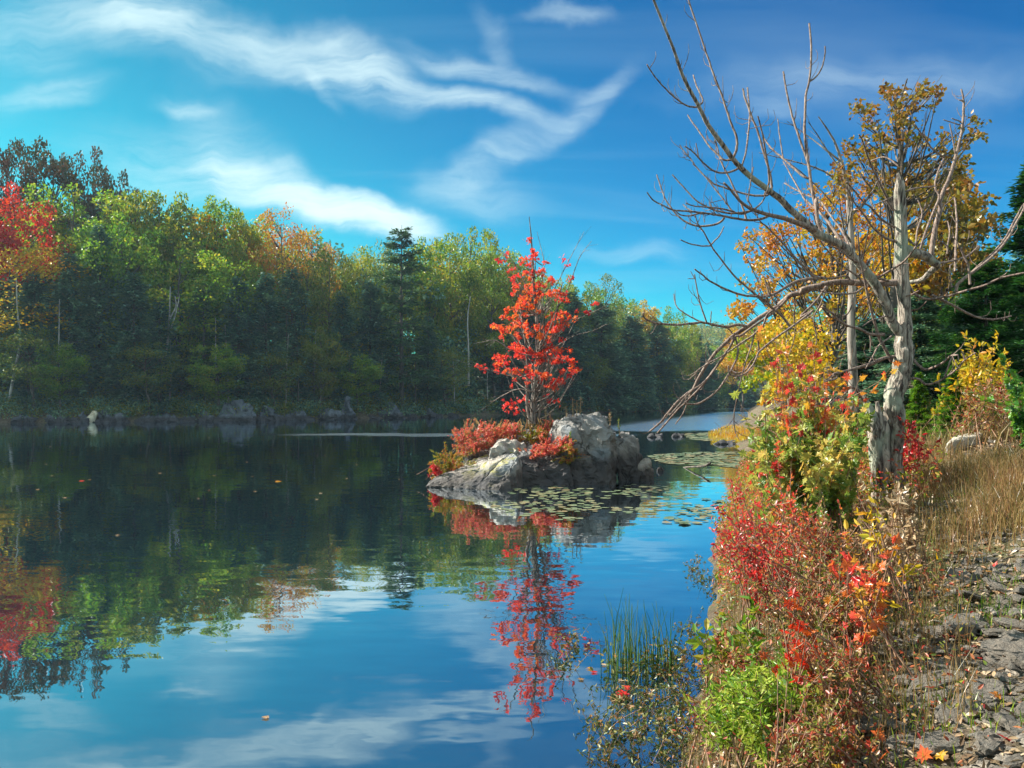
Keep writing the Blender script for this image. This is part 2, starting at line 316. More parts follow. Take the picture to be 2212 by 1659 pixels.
def rock_mat(name, base, dark, lichen, wet=None, scale=1.0, bluish=(.17, .22, .27), moss=None):
    m = MT(name); tc = m.n('ShaderNodeTexCoord').outputs['Object']
    a = m.noise(1.3 * scale, 8, .68, tc, .5).outputs[0]
    b = m.noise(6 * scale, 6, .7, tc).outputs[0]
    g = m.noise(.7 * scale, 3, .5, tc, 1.0).outputs[0]
    c = m.ramp(a, [dark, base, base, lichen], [.34, .47, .58, .70])
    c = m.n('ShaderNodeMix', {0: m.n('ShaderNodeMapRange', {0: b, 1: .35, 2: .75, 4: .7}).outputs[0], 6: c, 7: (*lichen, 1)}, data_type='RGBA').outputs[2]
    c = m.n('ShaderNodeMix', {0: m.n('ShaderNodeMapRange', {0: g, 1: .5, 2: .62, 4: .6}).outputs[0], 6: c, 7: (*bluish, 1)}, data_type='RGBA').outputs[2]
    if moss:
        geo = m.n('ShaderNodeNewGeometry'); sz = m.n('ShaderNodeSeparateXYZ', {0: geo.outputs['Normal']}).outputs[2]
        f1 = m.n('ShaderNodeMapRange', {0: sz, 1: .6, 2: .85}).outputs[0]
        f2 = m.n('ShaderNodeMapRange', {0: m.noise(1.6, 4, .6, tc).outputs[0], 1: .52, 2: .6}).outputs[0]
        f = m.n('ShaderNodeMath', {0: f1, 1: f2}, operation='MULTIPLY').outputs[0]
        c = m.n('ShaderNodeMix', {0: f, 6: c, 7: (*moss, 1)}, data_type='RGBA').outputs[2]
    if wet:  # dark foot: wet by the water, with shade painted into the colour
        pz = m.n('ShaderNodeSeparateXYZ', {0: m.n('ShaderNodeNewGeometry').outputs['Position']}).outputs[2]
        pz = m.n('ShaderNodeMath', {0: m.noise(2.0, 3, .5, tc).outputs[0], 1: -.6, 2: pz}, operation='MULTIPLY_ADD').outputs[0]
        f = m.n('ShaderNodeMapRange', {0: pz, 1: wet - .05, 2: wet + .22, 3: .85, 4: 0}).outputs[0]
        c = m.n('ShaderNodeMix', {0: f, 6: c, 7: (.035, .028, .03, 1)}, data_type='RGBA').outputs[2]
    wv = m.n('ShaderNodeVectorMath', {0: m.n('ShaderNodeMapping', {'Vector': tc, 'Scale': (1, 1, .45)}).outputs[0], 1: m.noise(1.1 * scale, 4, .6, tc).outputs['Color']}, operation='ADD').outputs[0]
    gate = m.n('ShaderNodeMapRange', {0: m.noise(1.7 * scale, 3, .6, tc).outputs[0], 1: .42, 2: .6}).outputs[0]
    vo = m.n('ShaderNodeTexVoronoi', {'Vector': wv, 'Scale': .85 * scale}, feature='DISTANCE_TO_EDGE').outputs[0]
    ck = m.n('ShaderNodeMapRange', {0: vo, 1: .0, 2: .035}).outputs[0]
    ck = m.n('ShaderNodeMath', {0: ck, 1: gate}, operation='MAXIMUM').outputs[0]
    c = m.n('ShaderNodeMix', {0: m.n('ShaderNodeMath', {0: ck, 1: -.75, 2: .75}, operation='MULTIPLY_ADD').outputs[0], 6: c, 7: (*[q * .35 for q in dark], 1)}, data_type='RGBA').outputs[2]
    cb = m.n('ShaderNodeBump', {'Height': ck, 'Strength': .8, 'Distance': .08 / scale})
    bp = m.n('ShaderNodeBump', {'Height': a, 'Strength': 1.0, 'Distance': .2 / scale, 'Normal': cb.outputs[0]})
    bp2 = m.n('ShaderNodeBump', {'Height': b, 'Strength': .6, 'Distance': .03 / scale, 'Normal': bp.outputs[0]})
    p = m.n('ShaderNodeBsdfPrincipled', {'Base Color': c, 'Roughness': .8, 'Normal': bp2.outputs[0]})
    m.L.new(p.outputs[0], m.out.inputs[0]); return m.m
ROCK_ISL = rock_mat('rock_island', (.21, .20, .19), (.05, .045, .045), (.34, .33, .31), wet=.35, moss=None)
ROCK_SLAB = rock_mat('rock_slab', (.34, .30, .265), (.09, .075, .065), (.46, .43, .38), wet=-.02, moss=(.26, .25, .05))
ROCK_SHORE = rock_mat('rock_shore', (.10, .115, .14), (.025, .03, .035), (.20, .22, .25), wet=.1, scale=.5)
ROCK_PALE = rock_mat('rock_pale', (.55, .50, .42), (.30, .26, .22), (.62, .58, .50), scale=3, bluish=(.45, .44, .42))
STONE = rock_mat('stone_bank', (.17, .145, .12), (.045, .035, .028), (.33, .29, .24), scale=5, bluish=(.15, .145, .13))

# ------------------------------------------------------------------ lake outline and terrain
LEFT = [(-150, 40), (-100, 66), (-70, 74), (-48.6, 76), (-27.5, 84), (-13.7, 98), (-1.8, 117), (14.9, 135), (27.6, 160), (49, 207), (90, 290), (120, 330)]
RIGHT = [(-6, -12), (-3, -3), (-1.3, 0), (.1, 3), (1.0, 4.8), (1.5, 6.4), (2.1, 8.1), (3.0, 12), (4.6, 17), (8.2, 28), (12.2, 44), (12.0, 50), (15, 55), (19, 66), (29, 98), (52, 176), (104, 270), (128, 318)]
POLY = np.array(LEFT + RIGHT[::-1] + [(-30, -50), (-150, -60)], float)
def inside(x, y):
    r = np.zeros(x.shape, bool); n = len(POLY)
    for i in range(n):
        x1, y1 = POLY[i]; x2, y2 = POLY[(i + 1) % n]
        c = ((y1 > y) != (y2 > y)) & (x < (x2 - x1) * (y - y1) / (y2 - y1 + 1e-12) + x1)
        r ^= c
    return r
def dist(x, y):
    d = np.full(x.shape, 1e9); n = len(POLY)
    for i in range(n):
        a = POLY[i]; b = POLY[(i + 1) % n]; e = b - a
        t = np.clip(((x - a[0]) * e[0] + (y - a[1]) * e[1]) / (e @ e), 0, 1)
        d = np.minimum(d, np.hypot(x - a[0] - t * e[0], y - a[1] - t * e[1]))
    return d
RX = np.array(RIGHT, float)
def wob(x, y, s, a):
    return a * (np.sin(x * s * 1.3 + np.cos(y * s * .9) * 2) + np.sin(y * s * 1.7 + 1.3 + np.cos(x * s * 1.1) * 2)) / 2
def height(x, y):
    x = np.asarray(x, float); y = np.asarray(y, float)
    d = dist(x, y); ins = inside(x, y)
    d = np.where(ins, -d, d) + wob(x, y, 1.1, .12) + wob(x, y, 3.7, .05)
    xr = np.interp(y, RX[:, 1], RX[:, 0])
    right = x > xr - 1.0
    right &= y < 300
    amp = np.clip(.58 + .42 * y / 7.0, .55, 1.0) * (1 - .72 * np.exp(-((y - 44) / 13) ** 2) * np.clip(1 - d / 5, 0, 1))
    zr = amp * 2.0 * (1 - np.exp(-np.maximum(d, 0) / 2.2)) + .02 * np.maximum(d, 0)
    zr = zr + wob(x, y, 2.3, .05) * np.clip(d, 0, 1) + wob(x, y, 6.1, .025) * np.clip(d, 0, 1)
    dd = np.maximum(d, 0)
    zl = 1.3 * (1 - np.exp(-dd / 1.6)) + .20 * dd * np.exp(-dd / 90) + wob(x, y, .12, 1.2) * np.clip(dd / 15, 0, 1)
    z = np.where(right, np.where(y > 40, np.maximum(zr, zl * np.clip((y - 40) / 40, 0, 1)), zr), zl)
    z = z + 44 * np.exp(-(((x - 165) / 230) ** 2 + ((y - 620) / 190) ** 2)) * np.clip(dd / 60, 0, 1)
    zin = np.maximum(-2.5, d * .45)
    return np.where(d < 0, zin, z)
def H1(x, y): return float(height(np.array([x]), np.array([y]))[0])

def build_ground():
    th = np.concatenate([np.radians(np.arange(-50, 50.01, .33)), np.radians(np.arange(53, 308, 3.0))])
    r = np.concatenate([[.35], .35 * np.exp(np.linspace(0, math.log(1500 / .35), 340))[1:]])
    R, T = np.meshgrid(r, th, indexing='ij'); X = R * np.sin(T); Y = R * np.cos(T)
    Z = height(X, Y); n = len(th); m = len(r)
    v = np.stack([X, Y, Z], -1).reshape(-1, 3)
    i, j = np.meshgrid(np.arange(m - 1), np.arange(n), indexing='ij'); j2 = (j + 1) % n
    f = np.stack([i * n + j2, i * n + j, (i + 1) * n + j, (i + 1) * n + j2], -1).reshape(-1, 4)
    mb = MB(); mb.add(v, f, .5, True)
    k = np.arange(n); c = np.vstack([v[:n], [0, 0, H1(0, 0)]])
    mb.add(c, np.stack([k, (k + 1) % n, np.full(n, n)], 1), .5, True)
    m_ = MT('ground_soil'); tc = m_.n('ShaderNodeNewGeometry').outputs['Position']
    a = m_.noise(3.0, 8, .7, tc, .5).outputs[0]; b = m_.noise(22, 6, .7, tc).outputs[0]; g = m_.noise(.5, 4, .6, tc).outputs[0]
    c = m_.ramp(a, [(.025, .017, .012), (.07, .048, .03), (.13, .10, .065), (.20, .17, .12)], [.3, .45, .58, .72])
    c = m_.n('ShaderNodeMix', {0: m_.n('ShaderNodeMapRange', {0: b, 1: .5, 2: .75}).outputs[0], 6: c, 7: (.30, .22, .12, 1)}, data_type='RGBA').outputs[2]
    c = m_.n('ShaderNodeMix', {0: m_.n('ShaderNodeMapRange', {0: g, 1: .52, 2: .66, 4: .7}).outputs[0], 6: c, 7: (.10, .13, .03, 1)}, data_type='RGBA').outputs[2]
    bp = m_.n('ShaderNodeBump', {'Height': b, 'Strength': .9, 'Distance': .05})
    bp = m_.n('ShaderNodeBump', {'Height': a, 'Strength': .8, 'Distance': .15, 'Normal': bp.outputs[0]})
    p = m_.n('ShaderNodeBsdfPrincipled', {'Base Color': c, 'Roughness': .95, 'Normal': bp.outputs[0]})
    m_.L.new(p.outputs[0], m_.out.inputs[0])
    tag(mb.build('ground', m_.m), kind='structure')
build_ground()

def build_water():
    m = MT('lake_water'); pos = m.n('ShaderNodeNewGeometry').outputs['Position']
    sp = m.n('ShaderNodeSeparateXYZ', {0: pos}); x, y = sp.outputs[0], sp.outputs[1]
    def M(op, a, b=0.0, c=0.0, cl=False): return m.n('ShaderNodeMath', {0: a, 1: b, 2: c}, operation=op, use_clamp=cl).outputs[0]
    def box(v, a, b, e):
        p = m.n('ShaderNodeMapRange', {0: v, 1: a - e, 2: a + e}, interpolation_type='SMOOTHSTEP').outputs[0]
        q = m.n('ShaderNodeMapRange', {0: v, 1: b - e, 2: b + e, 3: 1, 4: 0}, interpolation_type='SMOOTHSTEP').outputs[0]
        return M('MULTIPLY', p, q)
    wz = m.noise(.25, 3, .6, pos).outputs[0]
    yw = M('MULTIPLY_ADD', wz, 7.0, M('SUBTRACT', y, 3.5))
    # wind-ruffled bands: one short strip left of the island, one wide patch in the channel
    taper = m.n('ShaderNodeMapRange', {0: x, 1: -17, 2: -4}).outputs[0]
    A = M('MULTIPLY', box(yw, 49.0, 53.0, 1.2), M('MULTIPLY', box(x, -16, 7, 3), M('MULTIPLY_ADD', taper, .7, .3)))
    line = M('SUBTRACT', x, M('MULTIPLY_ADD', y, .375, -18.5))
    B = M('MULTIPLY', box(yw, 56, 150, 2.5), m.n('ShaderNodeMapRange', {0: line, 1: -2, 2: 3}).outputs[0])
    B2 = M('MULTIPLY', box(y, 190, 215, 4), 1.0)
    ruf = M('MAXIMUM', M('MAXIMUM', M('MULTIPLY', A, 1.8, cl=True), B), B2)
    mp = m.n('ShaderNodeMapping', {'Vector': pos, 'Scale': (.55, 1.5, 1)}).outputs[0]
    n1 = m.noise(3.2, 3, .5, mp).outputs['Color']; n2 = m.noise(.35, 2, .5, mp).outputs['Color']
    n3 = m.noise(14.0, 4, .6, m.n('ShaderNodeMapping', {'Vector': pos, 'Scale': (.6, 1, 1)}).outputs[0]).outputs['Color']
    def vs(a, k):
        s = m.n('ShaderNodeVectorMath', {0: a, 1: (.5, .5, .5)}, operation='SUBTRACT').outputs[0]
        q = m.n('ShaderNodeVectorMath', {0: s}, operation='SCALE')
        if isinstance(k, float): q.inputs['Scale'].default_value = k
        else: m.L.new(k, q.inputs['Scale'])
        return q.outputs[0]
    add = lambda a, b: m.n('ShaderNodeVectorMath', {0: a, 1: b}, operation='ADD').outputs[0]
    gust = m.n('ShaderNodeMapRange', {0: m.noise(.12, 3, .6, mp).outputs[0], 1: .4, 2: .62, 3: .022, 4: .06}).outputs[0]
    s = add(vs(n1, gust), vs(n2, .012)); s = add(s, vs(n3, M('MULTIPLY', ruf, .45)))
    s = m.n('ShaderNodeVectorMath', {0: s, 1: (1, 1, 0)}, operation='MULTIPLY').outputs[0]
    nrm = m.n('ShaderNodeVectorMath', {0: add(s, (0, 0, 1))}, operation='NORMALIZE').outputs[0]
    deep = m.n('ShaderNodeBsdfDiffuse', {'Color': (.004, .013, .018, 1)})
    gl = m.n('ShaderNodeBsdfGlossy', {'Color': (.84, .93, 1, 1), 'Roughness': M('MULTIPLY_ADD', ruf, .20, .012), 'Normal': nrm})
    fr = m.n('ShaderNodeFresnel', {'IOR': 2.9, 'Normal': nrm}).outputs[0]
    fr = M('MULTIPLY', fr, 1.8, cl=True)
    mx = m.n('ShaderNodeMixShader', {0: fr, 1: deep.outputs[0], 2: gl.outputs[0]})
    m.L.new(mx.outputs[0], m.out.inputs[0])
    mb = MB(); mb.add([(-260, -120, 0), (200, -120, 0), (200, 380, 0), (-260, 380, 0)], [(0, 1, 2, 3)])
    tag(mb.build('lake_water', m.m), kind='structure')
build_water()

# ------------------------------------------------------------------ tree prototypes (meshes in local coordinates, unit height 1 scaled later)
def broad_proto(name, seed, H=20., R=6., base=.16, ncl=64, lpc=200, ls=.36, gap=.0, top=1.0):
    rs = np.random.default_rng(seed); mbt, mbc = MB(), MB()
    tr = [(0, 0, -.6)]; dx, dy = rs.normal(0, .3, 2)
    for k in range(1, 7):
        dx += rs.normal(0, .25); dy += rs.normal(0, .25); tr.append((dx, dy, H * .84 * k / 6))
    tr = resample(tr, 14); tube(mbt, tr, np.linspace(.30, .05, 14) * H / 20, 7)
    cs = []
    zc, hz = H * (base + 1) / 2, H * (1 - base) / 2
    while len(cs) < ncl:
        d = unit(rs.normal(size=3)); q = rs.uniform(.35, 1.0) ** .6
        z = zc + d[2] * hz * q * .88; w = 1.0 if z > zc else .85
        c = np.array([d[0] * R * q * w, d[1] * R * q * w, z]); cs.append(c)
    for i, c in enumerate(cs):
        cr = R * rs.uniform(.17, .33) * (1 - .35 * max(0, (c[2] - zc) / hz))
        n = int(lpc * rs.uniform(.6, 1.3)); n = int(n * (cr / (R * .25)) ** 1.6)
        d = unit(rs.normal(size=(n, 3))); rr = cr * rs.uniform(.45, 1.08, n) ** .7
        p = c + d * rr[:, None] * np.array([1.15, 1.15, .78])
        leaves(mbc, p, ls, RHOMB, .8, rnd=np.clip(RNG.normal(.5, .22, n) + rs.normal(0, .08), 0, 1))
        if i % 2 == 0:
            zt = max(H * base * .8, c[2] - .55 * math.hypot(c[0], c[1]) - 1); k = int(np.argmin(abs(tr[:, 2] - zt))); a = tr[k]
            tube(mbt, resample([a, (a + c) / 2 + np.array([0, 0, -.3]), c], 6), np.linspace(.11, .03, 6) * H / 20, 4, cap=False)
    return mbt.mesh(name + '_trunk'), mbc.mesh(name + '_crown')
def conifer_proto(name, seed, H=20., R=3.6, base=.06, whorls=26, ls=.42, droop=.25, dens=1.0, shape=.85, jz=.03, vs=.2):
    rs = np.random.default_rng(seed); mbt, mbc = MB(), MB()
    tube(mbt, [(0, 0, -.6), (.05, .02, H * .5), (0, 0, H * .985)], [.26 * H / 20, .16 * H / 20, .02], 7)
    for k in range(whorls):
        t0 = (k + rs.uniform(-.3, .3)) / whorls
        for b in range(int(rs.integers(5, 8))):
            t = min(max(t0 + rs.normal(0, jz), 0), .995); z = H * (base + (1 - base) * t)
            rr = R * (1 - t) ** shape * rs.uniform(.7, 1.2) + .12
            if t < .12: rr *= .7 + 2.5 * t
            az = rs.uniform(0, 2 * math.pi); L = rr * rs.uniform(.6, 1.15); d = np.array([math.cos(az), math.sin(az), 0])
            up = .28 * t - droop * (1 - t)
            P = np.array([[0, 0, z], [*(d[:2] * L * .5), z + L * (up + .12) * .5], [*(d[:2] * L), z + L * up]])
            P = resample(P, 5); tube(mbt, P, np.linspace(.05, .012, 5) * H / 20, 3, cap=False)
            n = int(34 * dens * (L + .4)); s = rs.uniform(.15, 1.03, n); c = np.array([np.interp(s, np.linspace(0, 1, 5), P[:, q]) for q in range(3)]).T
            side = np.array([-d[1], d[0], 0]); wd = (L * .30) * (1.1 - s) + .12
            sg = rs.uniform(-1, 1, n); c = c + side * (sg * wd)[:, None] + np.array([0, 0, 1]) * (rs.normal(0, vs, n) - .2 * abs(sg))[:, None]
            al = d + side * (sg * .9)[:, None] + np.array([0, 0, -.12])
            leaves(mbc, c, ls, (RHOMB[0] * [1, .62, 1], RHOMB[1]), 1.3, along=al, rnd=np.clip(.25 + .35 * s + RNG.normal(0, .16, n), 0, 1), jit=.5)
    return mbt.mesh(name + '_trunk'), mbc.mesh(name + '_crown')
BP = [broad_proto('broad_a', 1), broad_proto('broad_b', 2, R=5.2, base=.25, ncl=56), broad_proto('broad_c', 3, R=7, base=.12, ncl=76, lpc=190),
      broad_proto('broad_d', 4, R=5.6, base=.25, ncl=64, lpc=110, ls=.30)]           # d is airy
CP = [conifer_proto('conifer_a', 5, base=.0, shape=.55, whorls=30, ls=.46, jz=.05, vs=.32), conifer_proto('conifer_b', 6, R=4.4, whorls=20, droop=.05, shape=.6, base=.12, jz=.008, vs=.12, ls=.4), conifer_proto('conifer_c', 8, R=3.2, droop=.35, base=.0, shape=.45, whorls=30, ls=.46, jz=.06, vs=.35)]

SHX = [p for p in LEFT if p[1] > 60]
def shoreY(px):                          # depth of the far shore along the ray of column px
    s = (px - 512) / F; best = None
    for a, b in zip(LEFT[:-1], LEFT[1:]):
        fa, fb = a[0] - s * a[1], b[0] - s * b[1]
        if fa * fb <= 0 and fa != fb:
            t = fa / (fa - fb); y = a[1] + t * (b[1] - a[1])
            if y > 0 and (best is None or y < best): best = y
    return best or 76.
def place(name, x, y, z, H, Rpx_scale, protos, idx, lm, bark, label, cat, group=None, rz=None, parts=('trunk', 'crown')):
    me = protos[idx]
    e = empty(name, (x, y, z), label, cat, group, rz if rz is not None else random.uniform(0, 6.28))
    e.scale = (Rpx_scale, Rpx_scale, H / 20.)
    link(parts[0], me[0], bark, e); link(parts[1], me[1], lm, e)
    return e
KIND = {'green': (BP, (0, 2), 'green', 6.0), 'yg': (BP, (0, 1, 2), 'yellowgreen', 6.0), 'gold': (BP, (1, 3), 'gold', 5.4), 'orange': (BP, (3,), 'orange', 5.6),
        'airy': (BP, (3,), 'orange', 5.6), 'red': (BP, (0, 2), 'red', 6.), 'oak': (BP, (0, 1), 'darkoak', 5.4), 'olive': (BP, (0, 3), 'olive', 5.8),
        'pine': (CP, (1,), 'pine', 4.4), 'hem': (CP, (0, 2), 'hemlock', 3.6)}
# view x, view y of the top, crown width in view px, metres behind the shore, kind, label
TREES = [
 (20, 275, 110, 20, 'oak', 'dark oak top standing above the red maple at the left edge'),
 (115, 285, 150, 22, 'oak', 'tallest dark russet oak against the sky near the left edge'),
 (190, 300, 120, 24, 'oak', 'dark brown oak just right of the tallest russet oak'),
 (262, 352, 90, 24, 'oak', 'small dark oak top at the right end of the brown oaks'),
 (20, 385, 190, 9, 'red', 'red maple crown cut by the left edge of the picture'),
 (45, 505, 230, 5, 'gold', 'golden yellow tree under the red maple at the left edge'),
 (165, 375, 210, 12, 'green', 'broad green tree below the tallest russet oak'),
 (290, 385, 170, 16, 'yg', 'green tree with orange tinged top right of the brown oaks'),
 (345, 398, 130, 14, 'olive', 'olive gold tree top on the left skyline'),
 (255, 450, 190, 8, 'green', 'bright green tree in front of the left skyline trees'),
 (415, 405, 150, 14, 'yg', 'yellow green rounded tree at the middle of the left slope'),
 (480, 408, 130, 13, 'green', 'green rounded tree with small top tufts on the skyline'),
 (530, 440, 110, 12, 'yg', 'yellow green tree beside the airy orange tree'),
 (395, 520, 200, 6, 'green', 'green tree whose lower leaves glint above the pale forked trunk'),
 (505, 530, 150, 7, 'green', 'green tree left of the gap below the airy orange tree'),
 (605, 428, 130, 10, 'airy', 'airy orange tree whose thin crown lets the bright cloud through'),
 (675, 480, 120, 11, 'orange', 'orange leaved tree right of the airy tree on the skyline'),
 (710, 520, 110, 6, 'olive', 'sparse olive tree over the open trunks left of the pine'),
 (655, 540, 120, 5, 'olive', 'olive and gold tree with visible upright stems'),
 (745, 530, 90, 14, 'olive', 'dull green tree in the dip of the skyline'),
 (792, 510, 95, 14, 'yg', 'bright lime yellow tree top left of the big pine'),
 (835, 500, 80, 16, 'olive', 'greyish green tree top just left of the big pine'),
 (868, 488, 175, 2, 'pine', 'tall white pine with layered boughs in the middle of the far shore'),
 (925, 500, 100, 12, 'green', 'green tree right behind the layered pine'),
 (975, 492, 120, 10, 'yg', 'yellow green tree between the pine and the tallest middle crown'),
 (1020, 472, 130, 12, 'yg', 'tall olive gold crown highest in the middle of the far shore'),
 (1075, 500, 120, 12, 'green', 'round green tree left of the top of the island maple'),
 (1118, 535, 100, 10, 'green', 'green tree directly behind the tip of the island maple'),
 (1060, 600, 130, 2, 'yg', 'bright yellow tree low behind the left side of the island maple'),
 (1110, 560, 90, 6, 'orange', 'rusty brown tree behind the red maple twigs'),
 (1165, 570, 100, 12, 'green', 'dark green tree behind the upper right of the island maple'),
 (1215, 585, 100, 10, 'yg', 'yellow tinged tree right of the island maple top'),
 (1265, 600, 100, 10, 'green', 'green tree between the island maple and the spiky tree top'),
 (1305, 578, 90, 14, 'olive', 'spiky topped green tree right of the island maple'),
 (1345, 625, 90, 12, 'green', 'green tree on the falling skyline right of the spiky top'),
 (1395, 640, 90, 14, 'gold', 'yellow topped tree on the falling skyline'),
 (1440, 655, 90, 10, 'green', 'green leafy tree near the end of the falling skyline'),
 (1480, 685, 70, 8, 'yg', 'green and yellow tree at the foot of the falling skyline'),
 (1445, 720, 80, 3, 'yg', 'yellow flecked tree low at the head of the channel'),
 (70, 700, 130, 1, 'olive', 'low olive tree leaning over the far shore near the left edge'),
 (128, 735, 100, 1, 'green', 'small green tree on the shore left of the long ledge'),
 (320, 730, 120, 1, 'olive', 'short olive tree left of the foot of the pale forked trunk'),
 (470, 735, 110, 1, 'green', 'small green tree left above the big shore boulder'),
 (590, 750, 110, 1, 'olive', 'low olive tree right above the big shore boulder'),
 (690, 700, 100, 1, 'olive', 'olive tree in front of the open trunks left of the pine'),
 (770, 760, 100, 1, 'green', 'small green tree by the dark hollow on the far shore'),
 (960, 740, 110, 1, 'olive', 'low olive tree on the far shore left of the island bushes'),
 (1270, 760, 110, 1, 'olive', 'low olive tree on the far shore above the largest island boulder'),
 # dark conifers and shade trees along the shore
 (75, 600, 130, 3, 'hem', 'dark hemlock right of the thin leaning trunk at the left edge'),
 (150, 560, 130, 4, 'hem', 'dark hemlock below the broad green tree on the left'),
 (215, 500, 120, 5, 'hem', 'tall dark hemlock piercing the green trees on the left'),
 (290, 600, 130, 3, 'hem', 'low dark hemlock left of the pale forked trunk'),
 (345, 660, 110, 2, 'hem', 'short shaded hemlock just behind the pale forked trunk'),
 (440, 620, 140, 3, 'pine', 'bluish feathery pine right of the pale forked trunk'),
 (515, 610, 130, 3, 'hem', 'dark hemlock above the grey shore boulder'),
 (575, 600, 120, 3, 'hem', 'blackish hemlock under the airy orange tree'),
 (630, 590, 120, 3, 'hem', 'dark hemlock left of the open trunks'),
 (740, 640, 100, 3, 'hem', 'small dark hemlock below the sparse olive tree'),
 (800, 620, 110, 4, 'hem', 'dark hemlock left of the layered pine'),
 (925, 690, 80, 3, 'hem', 'dark hemlock right of the layered pine'),
 (1085, 700, 110, 2, 'hem', 'dark hemlock behind the orange leaves of the island maple'),
 (1150, 640, 120, 3, 'hem', 'dark hemlock hidden behind the island maple trunk'),
 (1235, 640, 120, 3, 'hem', 'dark blue green hemlock right of the island maple'),
 (1300, 660, 130, 3, 'hem', 'dark hemlock above the big island boulder'),
 (1365, 690, 120, 3, 'hem', 'dark blue hemlock over the right of the island'),
 (1420, 700, 110, 3, 'hem', 'dark hemlock left of the yellow flecked tree'),
 (1500, 720, 90, 2, 'hem', 'dark hemlock at the mouth of the far channel'),
 (1340, 740, 90, 1, 'hem', 'short dark hemlock low at the right end of the island backdrop'),
 (1455, 760, 90, 1, 'hem', 'short blackish hemlock at the start of the blue ruffled water'),
 (1525, 745, 80, 1, 'hem', 'low dark hemlock above the wind ruffled water'),
 (1575, 740, 80, 1, 'hem', 'last dark hemlock seen through the drooping bare twigs'),
 (1610, 735, 80, 2, 'hem', 'dark hemlock behind the lime green maple boughs'),
 (1540, 735, 80, 2, 'green', 'dark leafy tree where the far channel closes'),
]
def forest():
    names = {'pine': 'white_pine', 'hem': 'hemlock_tree', 'oak': 'oak_tree', 'red': 'maple_tree'}
    for (vx, vy, w, off, k, lab) in TREES:
        px = vx / 2.16016; Y = shoreY(px) + off; x = (px - 512) / F * Y; z = H1(x, Y) - .2
        top = CAMZ + (HY - vy / 2.16016) / F * Y; H = (top - z) * 1.02
        protos, idx, lm, R = KIND[k]; i = random.choice(idx)
        sc = (w / 2.16016 / F * Y) / (2 * R) * 1.12
        place(names.get(k, 'broadleaf_tree'), x, Y, z, H, sc, protos, i, LM[lm], BARK_FAR, lab, 'tree')
forest()

SKY = np.array([(-400, 360), (0, 420), (200, 400), (300, 420), (480, 430), (560, 460), (700, 520), (750, 545), (860, 520), (1010, 510), (1100, 560), (1200, 600), (1330, 640), (1450, 680), (1540, 712), (1700, 720)], float)
def forest_mass():                      # the wood behind the shore trees: one uncountable mass
    rs = np.random.default_rng(21); groups = {k: MB() for k in ('green', 'yellowgreen', 'gold', 'hemlock')}; tb = MB()
    cnt = 0
    for t in range(900):
        px = rs.uniform(-140, 790); off = 14 + 110 * rs.random() ** 1.4; Y = shoreY(min(max(px, -90), 758)) + off
        if px > 735: Y = shoreY(758) + off
        x = (px - 512) / F * Y; z = H1(x, Y)
        if z < .3: continue
        vy = np.interp(px * 2.16, SKY[:, 0], SKY[:, 1]) + rs.uniform(5, 70)
        top = CAMZ + (HY - vy / 2.16) / F * Y; H = min(top - z, 27)
        if H < 6: continue
        cnt += 1
        if cnt > 330: break
        R = rs.uniform(2.8, 4.5); n = int(1300 if off < 50 else 700)
        key = rs.choice(['green', 'yellowgreen', 'gold', 'hemlock'], p=[.38, .28, .12, .22] if px < 590 else [.35, .12, .03, .5])
        ncl = 14; cc = rs.normal(size=(ncl, 3)) * [R * .5, R * .5, H * .17] + [x, Y, z + H * .64]
        cc[:, 2] = np.minimum(cc[:, 2], top - 1.0)
        d = unit(rs.normal(size=(n, 3))) * rs.uniform(.5, 1, (n, 1)) * 1.9 * np.array([1, 1, .8])
        leaves(groups[key], cc[rs.integers(0, ncl, n)] + d, .55, RHOMB, .8)
        tube(tb, [(x, Y, z - .5), (x + rs.normal(0, .3), Y, z + H * .8)], [.22, .08], 5, cap=False)
    for t in range(230):                # shaded lower evergreens just behind the shore row
        px = rs.uniform(-120, 760); Y = shoreY(min(max(px, -90), 758)) + rs.uniform(5, 16); x = (px - 512) / F * Y; z = H1(x, Y); H = rs.uniform(7, 13) * (1 if px < 600 else .8)
        n = 700; q = rs.random(n) ** .8; R = 2.6 * (1 - q) ** .5 + .3; a = rs.uniform(0, 6.28, n); rr = R * rs.uniform(.5, 1.05, n)
        leaves(groups['hemlock' if rs.random() < .6 else 'green'], np.stack([x + np.cos(a) * rr, Y + np.sin(a) * rr, z + q * H + rs.normal(0, .2, n)], 1), .5, (RHOMB[0] * [1, .8, 1], RHOMB[1]), 1.0)
    for k, mb in groups.items():
        o = mb.build('forest', LM[k]); o['kind'] = 'stuff'
        o['label'] = {'green': 'distant green woodland canopy behind the shore trees', 'yellowgreen': 'distant yellow green woodland canopy behind the shore trees', 'gold': 'distant golden woodland canopy behind the shore trees', 'hemlock': 'distant dark evergreen canopy behind the shore trees'}[k]
    o = tb.build('forest_trunks', BARK_FAR); tag(o, 'dim tree trunks deep inside the wood behind the shore', kind='stuff')
    # far hill woods
    mb = MB(); n = 150000
    x = rs.uniform(-150, 480, n); y = rs.uniform(335, 640, n); z = height(x, y)
    k = z > 2; x, y, z = x[k], y[k], z[k]
    bump = 3.2 * np.abs(np.sin(x * .45 + np.sin(y * .3)) * np.sin(y * .4 + x * .1))
    leaves(mb, np.stack([x, y, z + 5 + bump * 2 + rs.uniform(-3, 1.5, len(x))], 1), 1.7, RHOMB, 1.2, jit=.8)
    tag(mb.build('hill_forest', LM['olive']), 'low wooded hill closing the far end of the channel', kind='stuff')
forest_mass()

